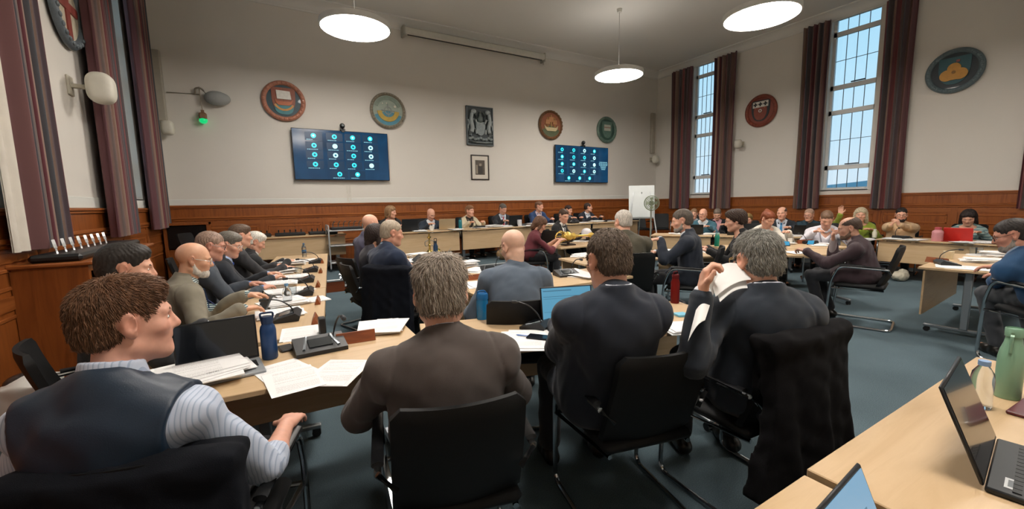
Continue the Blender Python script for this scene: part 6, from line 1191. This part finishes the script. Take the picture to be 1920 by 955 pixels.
    # small things on the floor
    p = PX(60, 735, -1.36); r = empty('fan_heater', 'white floor heater with a dark top panel by the left wainscot', 'heater', (p[0], p[1], 0), rad(-100)); hh = p[2]+.05; F = Fld((-.2, -.2, -.02), (.2, .2, hh+.15), .01); F.fn((-.2, -.2, 0), (.2, .2, hh+.14), lambda g: np.maximum(np.maximum(np.abs(g[..., 0])-.13, np.abs(g[..., 1])-.10), np.maximum(-g[..., 2], g[..., 2]-hh-.02)), .02); F.ell((0, 0, hh), (.135, .105, .07), None, .03); sdf_obj(F, 'housing', mat('#d2d2cc', .4), r); MB().ell((0, -.035, hh+.02), (.10, .08, .055)).build('top_panel', mat('#2c2826', .25), r); q = MB()
    for i in range(3): q.box((-.03, -.112, hh-.10-i*.05), (.03, -.10, hh-.075-i*.05), bev=.004)
    q.build('buttons', mat('#2c2826', .4), r, smooth=0); MB().tube(fillet([(.05, .08, .05), (.25, .05, .02), (.35, -.25, .012), (.10, -.4, .012)], .1), .008, 8).build('cable', mat('#c9c9c0', .5), r)
    p = P(948, 486, DZ); F = Fld((-.25, -.2, -.02), (.25, .2, .4), .009); F.ell((0, 0, .13), (.19, .11, .13), None); F.disp(lambda q: wr(q, 3, .006)); F.fn((-.25, -.2, -.02), (.25, .2, .4), lambda g: g[..., 2], 0, 'sub'); p[1] = 8.22; r = empty('handbag', 'brown leather handbag on the platform under the top table', 'bag', (PY(945, 480, 8.3)[0], 8.3, DZ)); sdf_obj(F, 'bag_body', mat('#8d7352', .45, .1, var=.15), r); MB().tube(fillet([(-.1, 0, .22), (-.09, 0, .36), (.09, 0, .36), (.1, 0, .22)], .06), .009, 8).build('handle', mat('#6d5436', .5), r)
    p = P(1688, 520, .06); F = Fld((-.25, -.2, -.02), (.25, .2, .3), .009); F.ell((0, 0, .08), (.2, .11, .09)); F.ell((.08, 0, .1), (.1, .08, .1), None, .03); F.disp(lambda q: wr(q, 6, .008)); F.fn((-.25, -.2, -.02), (.25, .2, .3), lambda g: g[..., 2], 0, 'sub'); tag(sdf_obj(F, 'bag', mat('#b5b0a0', .7, var=.15), None), 'pale cloth bag on the floor under the pink bottle table', 'bag').location = (float(p[0]), float(p[1]), 0)
def world():
    w = bpy.data.worlds.new('sky'); SC.world = w; w.use_nodes = True; nt = w.node_tree; bg = nt.nodes['Background']; L = nt.links
    tc = nd(nt, 'ShaderNodeTexCoord'); sp = nd(nt, 'ShaderNodeSeparateXYZ'); L.new(tc.outputs['Generated'], sp.inputs[0]); mp = nd(nt, 'ShaderNodeMapping'); mp.inputs['Scale'].default_value = (2, 2, 6); L.new(tc.outputs['Generated'], mp.inputs[0])
    no = nd(nt, 'ShaderNodeTexNoise', Scale=1.5, Detail=5.); L.new(mp.outputs[0], no.inputs['Vector'])
    ad = nd(nt, 'ShaderNodeMath', operation='MULTIPLY_ADD'); ad.inputs[1].default_value = .12; L.new(no.outputs['Fac'], ad.inputs[0]); L.new(sp.outputs['Z'], ad.inputs[2])
    L.new(ramp(nt, ad.outputs[0], [(.03, '#cfd8e0'), (.12, '#c3dae8'), (.30, '#a9d3e8'), (.55, '#8cc4e2'), (1., '#6aa6d0')]), bg.inputs[0]); bg.inputs[1].default_value = SKY
LAMP, UPL, TVS, SKY, EXPO = 44., .085, 1.0, 1.35, 0.
def main():
    camera(); world(); room(); wall_things(); tables(); people(); items(); coats(); furniture_extra()
    vs = SC.view_settings; vs.view_transform = 'Standard'; vs.look = 'None'; vs.gamma = 1; vs.exposure = EXPO; vs.use_curve_mapping = False
    cy = SC.cycles; cy.use_denoising = True; cy.max_bounces = 8; cy.diffuse_bounces = 4; cy.glossy_bounces = 3; cy.transmission_bounces = 5; cy.transparent_max_bounces = 8; cy.caustics_reflective = False; cy.caustics_refractive = False; cy.sample_clamp_indirect = 6.
main()
